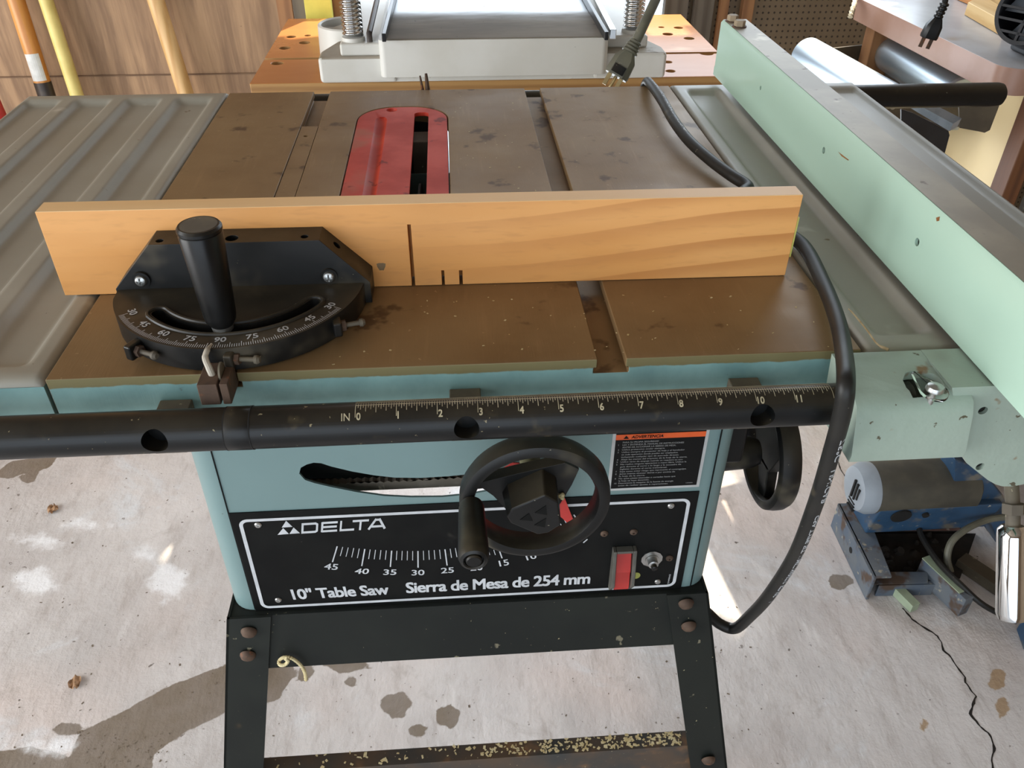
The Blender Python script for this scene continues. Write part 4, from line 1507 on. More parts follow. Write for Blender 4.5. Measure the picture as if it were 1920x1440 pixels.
bd.prism([bq(x, z) for x, z in ((bx0, 0.0004), (bx1, 0.0004), (bx1, BZ), (bx0, BZ))], (0, BY1 - BY0, 0))
kerfs = []
for x, w, hgt in ((0.2335, 0.0012, 0.0510), (0.2562, 0.0010, 0.0127), (0.2697, 0.0012, 0.0124)):
    c = MB()
    c.box((x - w, BY0 - 0.03, H - 0.01), (x + w, BY0 + 0.0125, H + hgt))
    kerfs.append(c)
brd = bd.build('fence_board', ['board', 'boardtoplit'], gauge, bev=0.0004, seg=1, cut=kerfs)
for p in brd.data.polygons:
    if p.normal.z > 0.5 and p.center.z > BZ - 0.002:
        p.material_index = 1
tp = MB()
e = bx1 + 0.0003
tp.box((e, BY0 + yo + 0.001, H + 0.016), (e + 0.0012, BY0 + yo + 0.012, H + 0.049))
tp.build('tape', 'yellowtape', brd)
kn = MB()
q = at(715, 500, y=BY0 - 0.0016)
kn.prism([Vector((q.x + 0.0030 * math.cos(a) * (1 + .3 * math.sin(3 * a)), BY0 + yo * 0.43 - 0.0002, q.z + 0.0042 * math.sin(a) * (1 + .3 * math.cos(2 * a)))) for a in [k * 0.5236 for k in range(12)]], (0, 0.0008, 0))
kn.build('knot', 'knot', brd)

# ================================================================== RIP FENCE
fence = thing('rip_fence', 'long mint green rip fence with clear cursor clamped across the saw over the ribbed wing', 'rip fence', (0.62, 0.25, H))
FX0, FX1, FZ0, FZ1, FY0, FY1 = 0.6020, 0.6340, H + 0.0060, H + 0.0712, -0.20, 0.6135
bm_ = MB()
sec = [(FX0, FZ0), (FX0, FZ0 + 0.009), (FX0 + 0.0006, FZ0 + 0.011), (FX0 + 0.0006, FZ1 - 0.003), (FX0 + 0.003, FZ1), (FX1 - 0.003, FZ1), (FX1, FZ1 - 0.003), (FX1, FZ0)]
bm_.prism([(x, FY0, z) for x, z in sec], (0, FY1 - FY0, 0))
hl = []
for px, py in ((1425, 165), (1543, 282), (1718, 454)):
    q = at(px, py, x=FX0)
    c = MB()
    c.cyl((FX0 - 0.01, q.y, q.z), (FX0 + 0.020, q.y, q.z), 0.0030 if px > 1430 else 0.0022)
    hl.append(c)
inner = MB()
inner.box((FX0 + 0.003, FY0 - 0.01, FZ0 - 0.01), (FX1 - 0.003, FY1 + 0.01, FZ1 - 0.003))
beam = bm_.build('fence_beam', ['green'], fence, bev=0.0, cut=(inner, *hl), ang=50)
tpz = MB()
tpz.quad((FX0 + 0.0032, FY0, FZ1 + .0003), (FX1 - 0.0004, FY0, FZ1 + .0003), (FX1 - 0.0004, FY1, FZ1 + .0003), (FX0 + 0.0032, FY1, FZ1 + .0003))
tpz.build('beam_top', 'fencetop', beam, recalc=False)
for px, py in ((1374, 34), (1387, 44)):
    q = at(px, py, z=FZ1 + 0.004)
    bb = MB().lathe([(0.0085, 0), (0.0085, 0.0012)], (q.x, q.y, FZ1 + .0003), n=24).build('bolt', 'rust', fence)
    MB().lathe([(0.0066, 0.0), (0.0068, 0.0058), (0.0058, 0.0064)], (q.x, q.y, FZ1 + 0.0015), n=6).build('bolt_head', 'dustybolt', bb, ang=20)
for pts in (((1571, 284), (1580, 291), (1592, 300), (1590, 301), (1578, 293)), ((1755, 408), (1762, 406), (1761, 414), (1756, 415))):
    rm_ = MB()
    q = [at(a, b, x=FX0 + 0.0004) for a, b in pts]
    rm_.poly([Vector((FX0 + 0.0004, p.y, p.z)) for p in q])
    rm_.build('rust_mark', 'rustmark', beam, recalc=False)
# head casting: a box straddling the front rail
KX0, KX1, KY0, KY1, KZ0, KZ1 = 0.5130, 0.5905, -0.0600, -0.0095, 0.8215, 0.8745
ks = MB()
secy = [(KY0 + 0.001, KZ0), (KY0, KZ0 + 0.006), (KY0, KZ1 - 0.016), (KY0 + 0.004, KZ1 - 0.0085), (KY0 + 0.012, KZ1 - 0.004), (KY1 - 0.013, KZ1 - 0.002), (KY1 - 0.010, KZ1), (KY1, KZ1), (KY1, KZ0)]
A_ = [(KX0 + (0.006 if z < KZ0 + .02 else 0.001), y, z) for y, z in secy]
B_ = [(KX1 + (0.006 if z < KZ0 + .02 else 0), y, z) for y, z in secy]
ks.rings([A_, B_])
win = MB()
wp = [at(a, b, z=KZ1 - .003) for a, b in ((1693, 712), (1697, 700), (1706, 697), (1730, 697), (1752, 702), (1766, 712), (1774, 728), (1740, 736), (1715, 738), (1700, 725))]
win.prism([(p.x, p.y, KZ1 - 0.012) for p in wp], (0, 0, 0.03))
tubec = MB()
tubec.cyl((KX0 - 0.05, TY, TZ), (KX1 + 0.05, TY, TZ), TR + 0.0008, n=40)
csc = ks.build('fence_head', 'casting', fence, bev=0.0035, seg=3, cut=(win, tubec))
lo = MB()
lp = [(1800, 690), (1900, 676), (1990, 740), (2000, 860), (1985, 880), (1960, 897), (1925, 907), (1898, 912), (1880, 912), (1866, 908), (1852, 900), (1838, 889), (1812, 868), (1800, 840)]
lpp = [at(a, b, y=-0.052) for a, b in lp]
lo.prism([(p.x, -0.052, min(p.z, FZ0 - 0.0012)) for p in lpp], (0, 0.0425, 0))
hl = []
for px, py in ((1843, 770), (1838, 875)):
    q = at(px, py, y=-0.052)
    c = MB()
    c.cyl((q.x, -0.06, q.z), (q.x, -0.040, q.z), 0.0031)
    hl.append(c)
tubec = MB()
tubec.cyl((KX0 - 0.05, TY, TZ), (0.8, TY, TZ), TR + 0.0008, n=40)
lobe = lo.build('side_lug', 'casting', fence, bev=0.004, seg=3, cut=(*hl, tubec))
for px, py in ((1843, 770), (1838, 875)):
    q = at(px, py, y=-0.052)
    MB().cyl((q.x, -0.0490, q.z), (q.x, -0.041, q.z), 0.0029, n=16).build('set_screw', 'darkhole', lobe)
# clear cursor with its screw
cu = MB()
zz = KZ1 - 0.0035
tip, r1 = at(1713, 698, z=zz + .004), at(1748, 742, z=zz)
d = (r1 - tip); d.z = 0
L = d.length
d.normalize()
n_ = Vector((-d.y, d.x, 0))
pts = [tip + n_ * 0.0012, tip - n_ * 0.0012]
rad = 0.0088
for k in range(13):
    a = R(-100 + 200 * k / 12)
    pts.append(r1 + d * rad * math.cos(a) + n_ * rad * math.sin(a))
pts = [pts[0]] + [pts[1]] + pts[2:]
cu.prism([(p.x, p.y, zz + 0.0022 - 0.10 * max(0.0, (p - tip).dot(d) - L)) for p in pts], (0, 0, 0.0024))
cur = cu.build('cursor', 'clear', fence, bev=0.0006, seg=2)
ln = MB()
ln.beam(tip + Vector((0, 0, .0012 + zz + .0006 - tip.z + .0030)), Vector((r1.x, r1.y, zz + 0.0049)) - d * 0.004, 0.0004, 0.0002)
ln.build('hairline', 'panel', cur, smooth=False)
MB().lathe([(0.0056, 0), (0.0056, 0.0010), (0.0048, 0.0030), (0.0020, 0.0040), (0, 0.0041)], (r1.x, r1.y, zz + 0.0046), n=28, cap0=False, cap1=False).build('cursor_screw', 'steel', cur)
MB().cyl((r1.x, r1.y, zz - 0.006), (r1.x, r1.y, zz + 0.0046), 0.002).build('screw_shank', 'steel', cur)
# lock lever
l0, l1 = at(1899, 985, x=0.655), at(1896, 1160, x=0.655)
ax = (l1 - l0).normalized()
lv = MB()
LN = (l1 - l0).length
lv.lathe([(0.0070, 0.0), (0.0098, 0.003), (0.0102, 0.008), (0.0102, LN - 0.004), (0.0090, LN), (0.0072, LN + 0.0004)], l0, ax, 40)
lever = lv.build('lock_handle', 'chrome', fence, ang=40)
up = at(1896, 905, y=-0.040)
MB().tube([l0 + ax * 0.004, l0 - ax * 0.012, up], 0.0048, 16).build('lever_stem', 'dustmetal', lever)
MB().lathe([(0.0075, 0), (0.0075, 0.0075)], l0 - ax * 0.016, ax, 6).build('nut', 'dustmetal', lever, ang=20)

# ================================================================== POWER CORD of the saw
cpts = [(0.508, 0.603, 0.79), (0.510, 0.6025, 0.845), (0.513, 0.5985, 0.871), at(1221, 160, z=H + 0.012), at(1240, 186, z=H + 0.016), at(1263, 226, z=H + 0.015), at(1292, 264, z=H + 0.013), at(1332, 300, z=H + 0.011), at(1370, 328, z=H + 0.010), at(1402, 350, z=H + 0.009),
        (0.528, 0.235, H + 0.009), (0.537, 0.175, H + 0.0080), at(1507, 462, z=H + 0.0075), at(1543, 530, z=H + 0.010), at(1570, 600, z=H + 0.014), at(1582, 660, z=H + 0.016), at(1586, 715, y=-0.066), at(1580, 770, y=-0.0700),
        at(1560, 845, y=-0.060), at(1527, 950, y=-0.040), at(1488, 1045, y=-0.015), at(1440, 1118, y=0.015), at(1405, 1156, y=0.038), at(1378, 1178, y=0.055), at(1350, 1170, y=0.062), at(1325, 1148, y=0.066)]
cp = spline(cpts, 8)
cr_ = 0.0056
cordm = MB()
cordm.tube(cp, [cr_ * (1.0 if i > 8 else 1.0) for i in range(len(cp))], 16)
cord = cordm.build('power_cord', 'rubber')
tag(cord, 'thick black power cord draped over the saw table and looping down past the front rail', 'power cord')
# print along the cord
S = [0.0]
for a, b in zip(cp, cp[1:]):
    S.append(S[-1] + (b - a).length)


def on_cord(s, ang):
    i = max(k for k in range(len(S)) if S[k] <= max(0.0, min(s, S[-1] - 1e-6)))
    i = min(i, len(cp) - 2)
    t = (s - S[i]) / (S[i + 1] - S[i])
    p = cp[i].lerp(cp[i + 1], t)
    tg = (cp[min(i + 2, len(cp) - 1)] - cp[max(i - 1, 0)]).normalized()
    up_ = Vector((0, -0.72, 0.69))
    n0 = (up_ - tg * up_.dot(tg)).normalized()
    sd_ = tg.cross(n0)
    return p + (n0 * math.cos(R(ang)) + sd_ * math.sin(R(ang))) * (cr_ + 0.0002)


def nearest(px, py, y):
    q = at(px, py, y=y)
    return S[min(range(len(cp)), key=lambda k: (cp[k] - q).length)]


pr = MB()
sa = nearest(1572, 800, -0.066)
sb = nearest(1440, 1118, 0.015)
for s_, f0, f1 in (('75°C', 0.02, 0.11), ('UNICAB', 0.15, 0.31), ('CSA TYPE SJT', 0.375, 0.60), ('LL84077 MARGZIC', 0.62, 0.83), ('FT2 60C', 0.85, 0.95), ('(', 0.995, 1.0)):
    q0, q1 = sa + (sb - sa) * f0, sa + (sb - sa) * f1
    pr.text(s_, lambda u, v, q0=q0, q1=q1: on_cord(q0 + (q1 - q0) * u, -8 + 40 * (v - 0.5)), bold=0.02)
pr.build('cord_print', 'ink', cord, recalc=False, smooth=False)
pr = MB()
s0 = nearest(1225, 165, 0.57)
for f0, f1, s_ in ((0.02, 0.05, 'SJT'), (0.062, 0.10, 'UNICAB'), (0.112, 0.15, '60C'), (0.165, 0.2, 'CSA')):
    pr.text(s_, lambda u, v, f0=f0, f1=f1: on_cord(s0 + f0 + (f1 - f0) * u, -10 + 26 * (v - .5)), bold=0.01)
pr.build('cord_print', 'ink', cord, recalc=False, smooth=False)

# ================================================================== FOLDING WORKBENCH behind the saw
wbn = thing('folding_workbench', 'portable workbench with two orange clamping jaws full of round dog holes', 'workbench', (0.35, 1.09, 0))
WZ = 0.79


def jaw(y0, y1, x0, x1, dogs, th):
    mb = MB()
    mb.box((x0, y0, WZ - th), (x1, y1, WZ))
    ct = []
    for px, py, r in dogs:
        q = at(px, py, z=WZ)
        c = MB()
        c.cyl((q.x, q.y, WZ - 0.05), (q.x, q.y, WZ + 0.02), r)
        ct.append(c)
    o = mb.build('jaw', ['orangewood', 'plankedge'], wbn, bev=0.002, cut=ct)
    for p in o.data.polygons:
        if abs(p.normal.z) < 0.5:
            p.material_index = 1
    return o


jaw(0.897, 1.030, -0.046, 0.739, ((520, 118, 0.010), (1325, 100, 0.011), (1252, 116, 0.007), (1257, 133, 0.0075)), 0.024)
jaw(1.040, 1.318, -0.046, 0.739, ((546, 69, 0.009), (577, 66.5, 0.006), (571, 80, 0.010), (534, 90, 0.010), (1240, 51, 0.006), (1272, 52, 0.009), (1252, 64, 0.010), (1292, 72, 0.010)), 0.024)
for x in (0.02, 0.67):
    mb = MB()
    mb.box((x - 0.02, 0.93, WZ - 0.075), (x + 0.02, 1.27, WZ - 0.0245))
    mb.build('jaw_rail', 'fan', wbn, bev=0.002)
    for y0, y1 in ((0.96, 0.90), (1.24, 1.32)):
        mb = MB()
        mb.beam((x, y0, WZ - 0.07), (x, y1, 0.004), 0.03, 0.03, up=(0, 1, 0))
        mb.build('leg', 'fan', wbn, bev=0.002)

# ================================================================== THICKNESS PLANER on it
pl = thing('thickness_planer', 'pale grey benchtop thickness planer with shiny steel bed and two threaded columns', 'planer', (0.34, 0.98, WZ))
Z0 = WZ + 0.0005


def foot(x0, x1, mir):
    mb = MB()
    P = [(x0, 0.888), (x1, 0.888), (x1, 1.20), (x0 + 0.02, 1.20), (x0 + 0.02, 0.985), (x0, 0.925)]
    if mir:
        P = [(x0 + x1 - a, b) for a, b in P]
    n = len(P)
    mb.rings([[(a, b, Z0) for a, b in P], [(a, b, 0.830) for a, b in P]])
    return mb.build('foot', ['planer', 'planertop'], pl, bev=0.006, seg=3)


f1 = foot(0.0655, 0.185, False)
f2 = foot(0.495, 0.6110, True)
for o in (f1, f2):
    for p in o.data.polygons:
        if p.normal.z > 0.5:
            p.material_index = 1
mb = MB()
mb.box((0.15, 0.892, Z0), (0.53, 1.25, 0.806))
mb.build('base_plate', 'planer', pl, bev=0.002)
mb = MB()
mb.prism([(x, y, 0.803) for x, y in stadium(0.1610, 0.5135, 0.872, 1.36, 0.010, 5)], (0, 0, 0.0545))
bed = mb.build('bed', ['planer', 'planertop'], pl, bev=0.003, seg=3)
mb = MB()
mb.prism([(x, y, 0.8577) for x, y in stadium(0.1660, 0.5085, 0.876, 1.355, 0.008, 5)], (0, 0, 0.0012))
mb.build('bed_plate', 'bedsteel', pl, bev=0.0005, seg=1)
for (a0, b0), (a1, b1), m_ in (((719, 63), (741, -20), 'fan'), ((1138, 60), (1086, -30), 'fan')):
    p, q = at(a0, b0, z=0.872), at(a1, b1, z=0.872)
    mb = MB()
    mb.beam((p.x, p.y, 0.866), (q.x, q.y, 0.866), 0.006, 0.012)
    mb.build('bed_guide', m_, pl, bev=0.001)
for (a0, b0), (a1, b1) in (((1150, 58), (1104, -30)),):
    p, q = at(a0, b0, z=0.868), at(a1, b1, z=0.868)
    mb = MB()
    mb.beam((p.x, p.y, 0.863), (q.x, q.y, 0.863), 0.010, 0.014)
    mb.build('bed_guide', 'chrome', pl, bev=0.001)
p, q = at(692, 60, z=0.862), at(718, -12, z=0.862)
MB().tube([(p.x, p.y, 0.845), (p.x, p.y, 0.860), (q.x, q.y, 0.885)], 0.0045, 12).build('height_rod', 'ferrule', pl)
# raised decks under the columns, threaded columns
for cx_, (c0, c1_) in ((at(663, 75, z=0.848), (0.100, 0.170)), (at(1186, 60, z=0.848), (0.500, 0.585))):
    mb = MB()
    mb.box((c0, cx_.y - 0.022, 0.829), (c1_, 1.19, 0.848))
    mb.build('column_deck', 'planer', pl, bev=0.004, seg=3)
    mb = MB()
    mb.lathe([(0.0180, 0.0), (0.0180, 0.020), (0.0172, 0.0235)], (cx_.x, cx_.y, 0.830), n=32)
    mb.build('column_collar', 'planer', pl)
    prof = []
    z = 0.0
    while z < 0.42:
        prof += [(0.0140, z), (0.0163, z + 0.0016), (0.0163, z + 0.0030), (0.0140, z + 0.0046)]
        z += 0.0062
    mb = MB()
    n = 28
    rg = []
    for r, zz_ in prof:
        rg.append([(cx_.x + r * math.cos(2 * math.pi * k / n), cx_.y + r * math.sin(2 * math.pi * k / n), 0.853 + zz_ + 0.0062 * k / n) for k in range(n)])
    mb.rings(rg)
    mb.build('threaded_column', 'chrome', pl, ang=60)
# round cast side housing with spokes beside the left column
rc = at(652, 46, z=0.845)
mb = MB()
mb.ringsec((rc.x, rc.y + 0.005, 0.835), (0, 0, 1), [(0.044, -0.006), (0.044, 0.010), (0.047, 0.012), (0.050, 0.010), (0.052, -0.044), (0.046, -0.044)], 48)
hs = mb.build('side_housing', 'planer', pl, ang=40)
mb = MB()
for k in range(3):
    a = R(170 + 55 * k)
    mb.beam((rc.x, rc.y + .005, 0.832), (rc.x + 0.046 * math.cos(a), rc.y + .005 + 0.046 * math.sin(a), 0.832), 0.010, 0.012)
mb.lathe([(0.030, -0.012), (0.030, 0.006), (0.024, 0.008)], (rc.x + .004, rc.y + 0.005, 0.832), n=32)
mb.build('spokes', 'planertop', hs)
mb = MB()
mb.lathe([(0.0455, 0), (0.0455, 0.002)], (rc.x, rc.y + 0.005, Z0 + 0.001), n=32)
mb.build('housing_floor', 'fan', hs)
# cutter head crosswise above, out of the picture except what it carries on the columns
mb = MB()
mb.box((0.045, 0.965, 0.990), (0.635, 1.22, 1.34))
mb.build('cutter_head', 'planer', pl, bev=0.01, seg=3)

# planer cord with its plug hanging towards us
pc = thing('plug_cord', 'dusty grey cord with three pin plug hanging in front of the planer', 'cord', at(1165, 110, y=0.70))
yq = 0.70
e0, e1 = at(1192, 82, y=yq), at(1240, -30, y=yq + 0.10)
pth = spline([at(1191, 80, y=yq), at(1208, 45, y=yq + 0.01), at(1229, 0, y=yq + 0.04), at(1262, -70, y=0.80), (0.66, 0.87, 1.0), (0.70, 0.98, 1.06)], 6)
mb = MB()
mb.tube(pth, 0.0066, 12)
cdo = mb.build('cord', 'cordgrey', pc)
d = (at(1150, 150, y=yq - .015) - at(1192, 76, y=yq)).normalized()
o_ = at(1192, 77, y=yq)
mb = MB()
prof = []
for k in range(4):
    prof += [(0.0078 + .0008 * k, k * 0.0045), (0.0088 + .0008 * k, k * 0.0045 + .0008), (0.0088 + .0008 * k, k * 0.0045 + .003), (0.0076 + .0008 * k, k * 0.0045 + .0034)]
mb.lathe(prof, o_, d, 18)
mb.build('strain_relief', 'cordgrey', pc)
side = d.cross(CF).normalized()
nrm = side.cross(d).normalized()
b0 = o_ + d * 0.017


def sect(c, w, h):
    return [c + side * (w * sx) + nrm * (h * sy) for sx, sy in ((-1, -.6), (-.6, -1), (.6, -1), (1, -.6), (1, .6), (.6, 1), (-.6, 1), (-1, .6))]


mb = MB()
mb.rings([sect(b0, 0.0085, 0.0085), sect(b0 + d * 0.010, 0.0150, 0.011), sect(b0 + d * 0.030, 0.0165, 0.0125), sect(b0 + d * 0.034, 0.0155, 0.0115)])
plug = mb.build('plug_body', 'cordgrey', pc, ang=30)
mb = MB()
mb.rings([sect(b0 + d * 0.0205 - nrm * 0.0118, 0.0085, 0.0022), sect(b0 + d * 0.0315 - nrm * 0.0125, 0.0085, 0.0022)])
mb.build('grip_recess', 'black', plug)
for sx, sy, Ln in ((-0.0085, -0.002, 0.017), (0.0085, -0.002, 0.017)):
    a = b0 + d * 0.0335 + side * sx + nrm * sy
    MB().beam(a, a + d * Ln, 0.0016, 0.0058, up=side).build('prong', 'brass', plug, bev=0.0004)
a = b0 + d * 0.0335 + nrm * 0.0055
MB().tube([a, a + d * 0.018, a + d * 0.021], [0.0024, 0.0024, 0.0012], 12).build('prong', 'brass', plug)

# ================================================================== ROLLER STAND
rs_ = thing('roller_stand', 'twin steel roller outfeed stand beside the saw under the wooden bench', 'roller stand', (1.0, 0.83, 0))
RZc = 0.735
ra0, ra1 = at(1512, 103, z=RZc), at(1668, 196, z=RZc)
rb0, rb1 = at(1650, 88, z=RZc), at(1800, 182, z=RZc)
for a, b in ((ra0, ra1), (rb0, rb1)):
    dd = (b - a).normalized()
    ro = MB().lathe([(0.0300, 0.0), (0.0335, 0.003), (0.0335, (b - a).length - 0.003), (0.0300, (b - a).length)], a, dd, 48).build('roller', 'roller', rs_, ang=40)
    MB().cyl(a - dd * 0.012, b + dd * 0.012, 0.005, n=16).build('axle', 'steel', ro)
dd = (ra1 - ra0).normalized()
sdv = Vector((-dd.y, dd.x, 0))
low = Vector((0, 0, -0.040))
for a, b in ((ra0 - dd * 0.008, rb0 - dd * 0.008), (ra1 + dd * 0.008, rb1 + dd * 0.008)):
    mb = MB()
    mb.beam(a - (b - a).normalized() * 0.03 + low * 0.55, b + (b - a).normalized() * 0.03 + low * 0.55, 0.004, 0.055)
    mb.build('end_plate', 'brownmetal', rs_)
for a, b in ((ra0, ra1), (rb0, rb1)):
    mid = Vector((0, 0, -0.052))
    mb = MB()
    mb.beam(a + mid, b + mid, 0.035, 0.014)
    mb.build('channel', 'galv', rs_, bev=0.002)
q0, q1 = at(1772, 205, y=0.62), at(1838, 245, y=0.60)
mb = MB()
mb.hexa([at(1706, 202, y=.70), at(1722, 194, y=.70), at(1795, 238, y=.655), at(1780, 246, y=.655), at(1710, 190, y=.70), at(1728, 184, y=.70), at(1803, 222, y=.655), at(1787, 232, y=.655)])
mb.build('bracket', 'galv', rs_)
mb = MB()
mb.prism([at(a, b, y=0.672) for a, b in ((1798, 196), (1876, 192), (1856, 244), (1846, 249), (1838, 247), (1800, 240))], (0, 0.003, 0))
mb.build('guard_plate', 'brownmetal', rs_)
mb = MB()
mb.hexa([at(1702, 218, y=.74), at(1778, 246, y=.74), at(1776, 250, y=.80), at(1702, 222, y=.80), at(1702, 214, y=.74), at(1780, 240, y=.74), at(1778, 240, y=.80), at(1702, 210, y=.80)])
mb.build('bracket', 'fan', rs_)
mb = MB()
mb.prism([at(a, b, y=0.70) for a, b in ((1690, 205), (1712, 212), (1779, 246), (1781, 254), (1772, 288), (1755, 282), (1690, 232))], (0, 0.004, 0))
mb.build('leg_bracket', 'fan', rs_, bev=0.001)
cpos = (ra0 + rb1) / 2
mb = MB()
mb.box((cpos.x - 0.025, cpos.y - 0.025, 0.0), (cpos.x + 0.025, cpos.y + 0.025, RZc - 0.058))
mb.build('post', 'brownmetal', rs_, bev=0.003)
mb = MB()
mb.box((cpos.x - 0.06, ra1.y - 0.01, RZc - 0.075), (cpos.x + 0.06, ra0.y, RZc - 0.058))
mb.build('cross_member', 'brownmetal', rs_, bev=0.002)

# ================================================================== SIDE WORKBENCH on the right
sb_ = thing('workbench', 'wooden side bench with grey laminate top and pinkish brown rounded edging', 'workbench', (1.4, 1.0, 0))
BZt = 0.83
near_l, far_l = at(1890, 131, z=BZt), at(1622, 2, z=BZt)
ex = (far_l - near_l).normalized()
rt = Vector((ex.y, -ex.x, 0))
wth = 0.62
mb = MB()
fl0 = far_l + ex * 0.03
outline = [fl0]
outline.append(near_l + ex * 0.035)
cc = near_l + ex * 0.035 + rt * 0.035
for k in range(1, 9):
    a = R(180 + 90 * k / 8)
    outline.append(cc + rt * 0.035 * math.cos(a) + ex * 0.035 * math.sin(a))
outline.append(near_l + rt * wth)
outline.append(fl0 + rt * wth)
th_ = 0.040
btop = MB()
btop.prism([(p.x, p.y, BZt - th_) for p in outline], (0, 0, th_))
bt = btop.build('bench_top', ['edging', 'laminate'], sb_, bev=0.0015)
for p in bt.data.polygons:
    if p.normal.z > 0.5:
        p.material_index = 1
mb = MB()
lp_ = at(1880, 335, x=1.17)
ca = Vector((lp_.x + 0.034, lp_.y + 0.02, 0))
cb = ca + Vector((0, far_l.y - 0.05 - ca.y, 0))
mb.beam(Vector((ca.x, ca.y, (BZt - th_) / 2 + .004)), Vector((cb.x, cb.y, (BZt - th_) / 2 + .004)), 0.012, BZt - th_ - .008)
mb.build('side_panel', 'cream', sb_)
mb = MB()
mb.box((lp_.x - 0.004, lp_.y - 0.02, 0), (lp_.x + 0.024, lp_.y + 0.018, BZt - th_ - .0005))
mb.build('leg', 'darkwood', sb_, bev=0.002)
mb = MB()
lq = far_l + rt * 0.04 - ex * 0.01
mb.box((lq.x - 0.015, lq.y - 0.01, 0), (lq.x + 0.03, lq.y + 0.03, BZt - th_ - .0005))
mb.build('leg', 'plankbrown', sb_, bev=0.002)
lq = near_l + rt * (wth - .05) + ex * 0.05
mb = MB()
mb.box((lq.x - 0.02, lq.y - 0.02, 0), (lq.x + 0.02, lq.y + 0.02, BZt - th_ - .0005))
mb.build('leg', 'darkwood', sb_, bev=0.002)
mb = MB()
mb.box((lp_.x + 0.05, lp_.y - 0.012, 0.30), (lq.x - 0.025, lp_.y + 0.004, 0.66))
mb.build('drawer_front', 'brownmetal', sb_, bev=0.002)
# things on the bench
rp = MB()
q = far_l - ex * 0.012 + Vector((0, 0, 0.0))
rpp = spline([at(1605, -12, z=BZt + .004), at(1602, 6, z=BZt - .002) , at(1597, 22, z=BZt - 0.012), at(1594, 32, z=BZt - 0.02)], 6)
rp.tube(rpp, [0.0042 + 0.0012 * math.sin(i * 2.2) for i in range(len(rpp))], 8)
tag(rp.build('rope_end', 'rope'), 'short frayed cream rope end hanging at the far corner of the side bench', 'rope')


def offcut(name_label, corners, h, m_, grp, zb=BZt + 0.0005):
    mb = MB()
    c = [at(a, b, z=zb) for a, b in corners]
    mb.hexa([*[(p.x, p.y, zb) for p in c], *[(p.x, p.y, zb + h) for p in c]])
    o = mb.build('wood_offcut', m_, bev=0.0012)
    tag(o, name_label, 'wood offcut', grp)
    return o


offcut('pale thin wooden strip lying on the side bench nearest the hanging black plug', ((1808, 28), (1880, 70), (1905, 58), (1834, 14)), 0.022, 'offcut', 'wood offcuts on the side bench')
offcut('orange brown wood block lying behind the pale strip on the side bench', ((1790, -2), (1832, 16), (1860, -4), (1815, -26)), 0.030, 'offcuto', 'wood offcuts on the side bench')
offcut('pale wood block standing between the orange block and the black fan on the side bench', ((1842, 12), (1892, 42), (1935, 22), (1880, -8)), 0.036, 'offcut', 'wood offcuts on the side bench')
# small black fan, half out of the picture
fan = thing('desk_fan', 'small round black fan with barred grille on the side bench at the right edge', 'fan', at(1915, 80, z=BZt))
fc = at(1900, 30, z=BZt + 0.062)
fax = Vector((-0.80, -0.46, 0.30)).normalized()
fc = at(1932, 20, y=0.83)
fr_ = 0.047
fc.z = max(fc.z, BZt + fr_ * 1.10)
bk2 = -fax
mb = MB()
mb.lathe([(fr_, 0.0), (fr_ * 1.06, 0.004), (fr_ * 1.06, 0.07), (fr_ * 0.9, 0.085)], fc, bk2, 48, cap0=False)
hsn = mb.build('housing', 'fan', fan)
mb = MB()
u_ = fax.cross(Vector((0, 0, 1))).normalized()
v_ = u_.cross(fax).normalized()
mb.ringsec(fc, fax, [(fr_ * 0.93, -0.002), (fr_ * 0.93, 0.003), (fr_ * 1.05, 0.003), (fr_ * 1.05, -0.002)], 48)
for k in (-2, -1, 0, 1, 2):
    w = math.sqrt(max(0, 1 - (k * 0.36) ** 2)) * fr_ * 0.95
    mb.beam(fc + v_ * k * 0.36 * fr_ - u_ * w, fc + v_ * k * 0.36 * fr_ + u_ * w, 0.0035, 0.005, up=fax)
mb.beam(fc - v_ * fr_ * .95, fc + v_ * fr_ * .95, 0.004, 0.005, up=fax)
mb.build('grille', 'fan', fan)
mb = MB()
for k in range(4):
    a = R(90 * k + 20)
    ra_ = u_ * math.cos(a) + v_ * math.sin(a)
    ta = -u_ * math.sin(a) + v_ * math.cos(a)
    c0 = fc + bk2 * 0.022
    mb.hexa([c0 + ra_ * .008 - ta * .006, c0 + ra_ * .008 + ta * .006, c0 + ra_ * .008 + ta * .006 + bk2 * .002, c0 + ra_ * .008 - ta * .006 + bk2 * .002,
             c0 + ra_ * .044 - ta * .020, c0 + ra_ * .044 + ta * .018 + bk2 * .012, c0 + ra_ * .044 + ta * .018 + bk2 * .014, c0 + ra_ * .044 - ta * .020 + bk2 * .002])
mb.lathe([(0.012, 0.01), (0.012, 0.04)], fc, bk2, 20)
mb.build('blades', 'galv', fan)
mb = MB()
mb.box((fc.x + 0.02, fc.y - 0.02, BZt + .0004), (fc.x + 0.07, fc.y + 0.05, BZt + 0.012))
mb.build('base', 'fan', fan, bev=0.004)
# black two pin plug dangling over the bench edge
bp = thing('plug_cord', 'thin black cord with two pin plug dangling over the edge of the side bench', 'cord', at(1745, 60, y=0.80))
yb = 0.80
mb = MB()
mb.tube(spline([at(1771, 7, y=yb), at(1775, -10, y=yb + .005), at(1782, -35, y=yb + .02), at(1800, -110, y=yb + .06), (1.15, 0.90, 1.10)], 6), 0.0042, 10)
mb.build('cord', 'black', bp)
o_ = at(1772, 5, y=yb)
d = (at(1741, 70, y=yb) - o_).normalized()
side = d.cross(CF).normalized()
nrm = side.cross(d).normalized()
prof = []
for k in range(4):
    prof += [(0.0050, k * 0.0055), (0.0068, k * 0.0055 + .0012), (0.0068, k * 0.0055 + .0036), (0.0050, k * 0.0055 + .0046)]
MB().lathe(prof, o_, d, 16).build('strain_relief', 'black', bp)
b0 = o_ + d * 0.021
mb = MB()
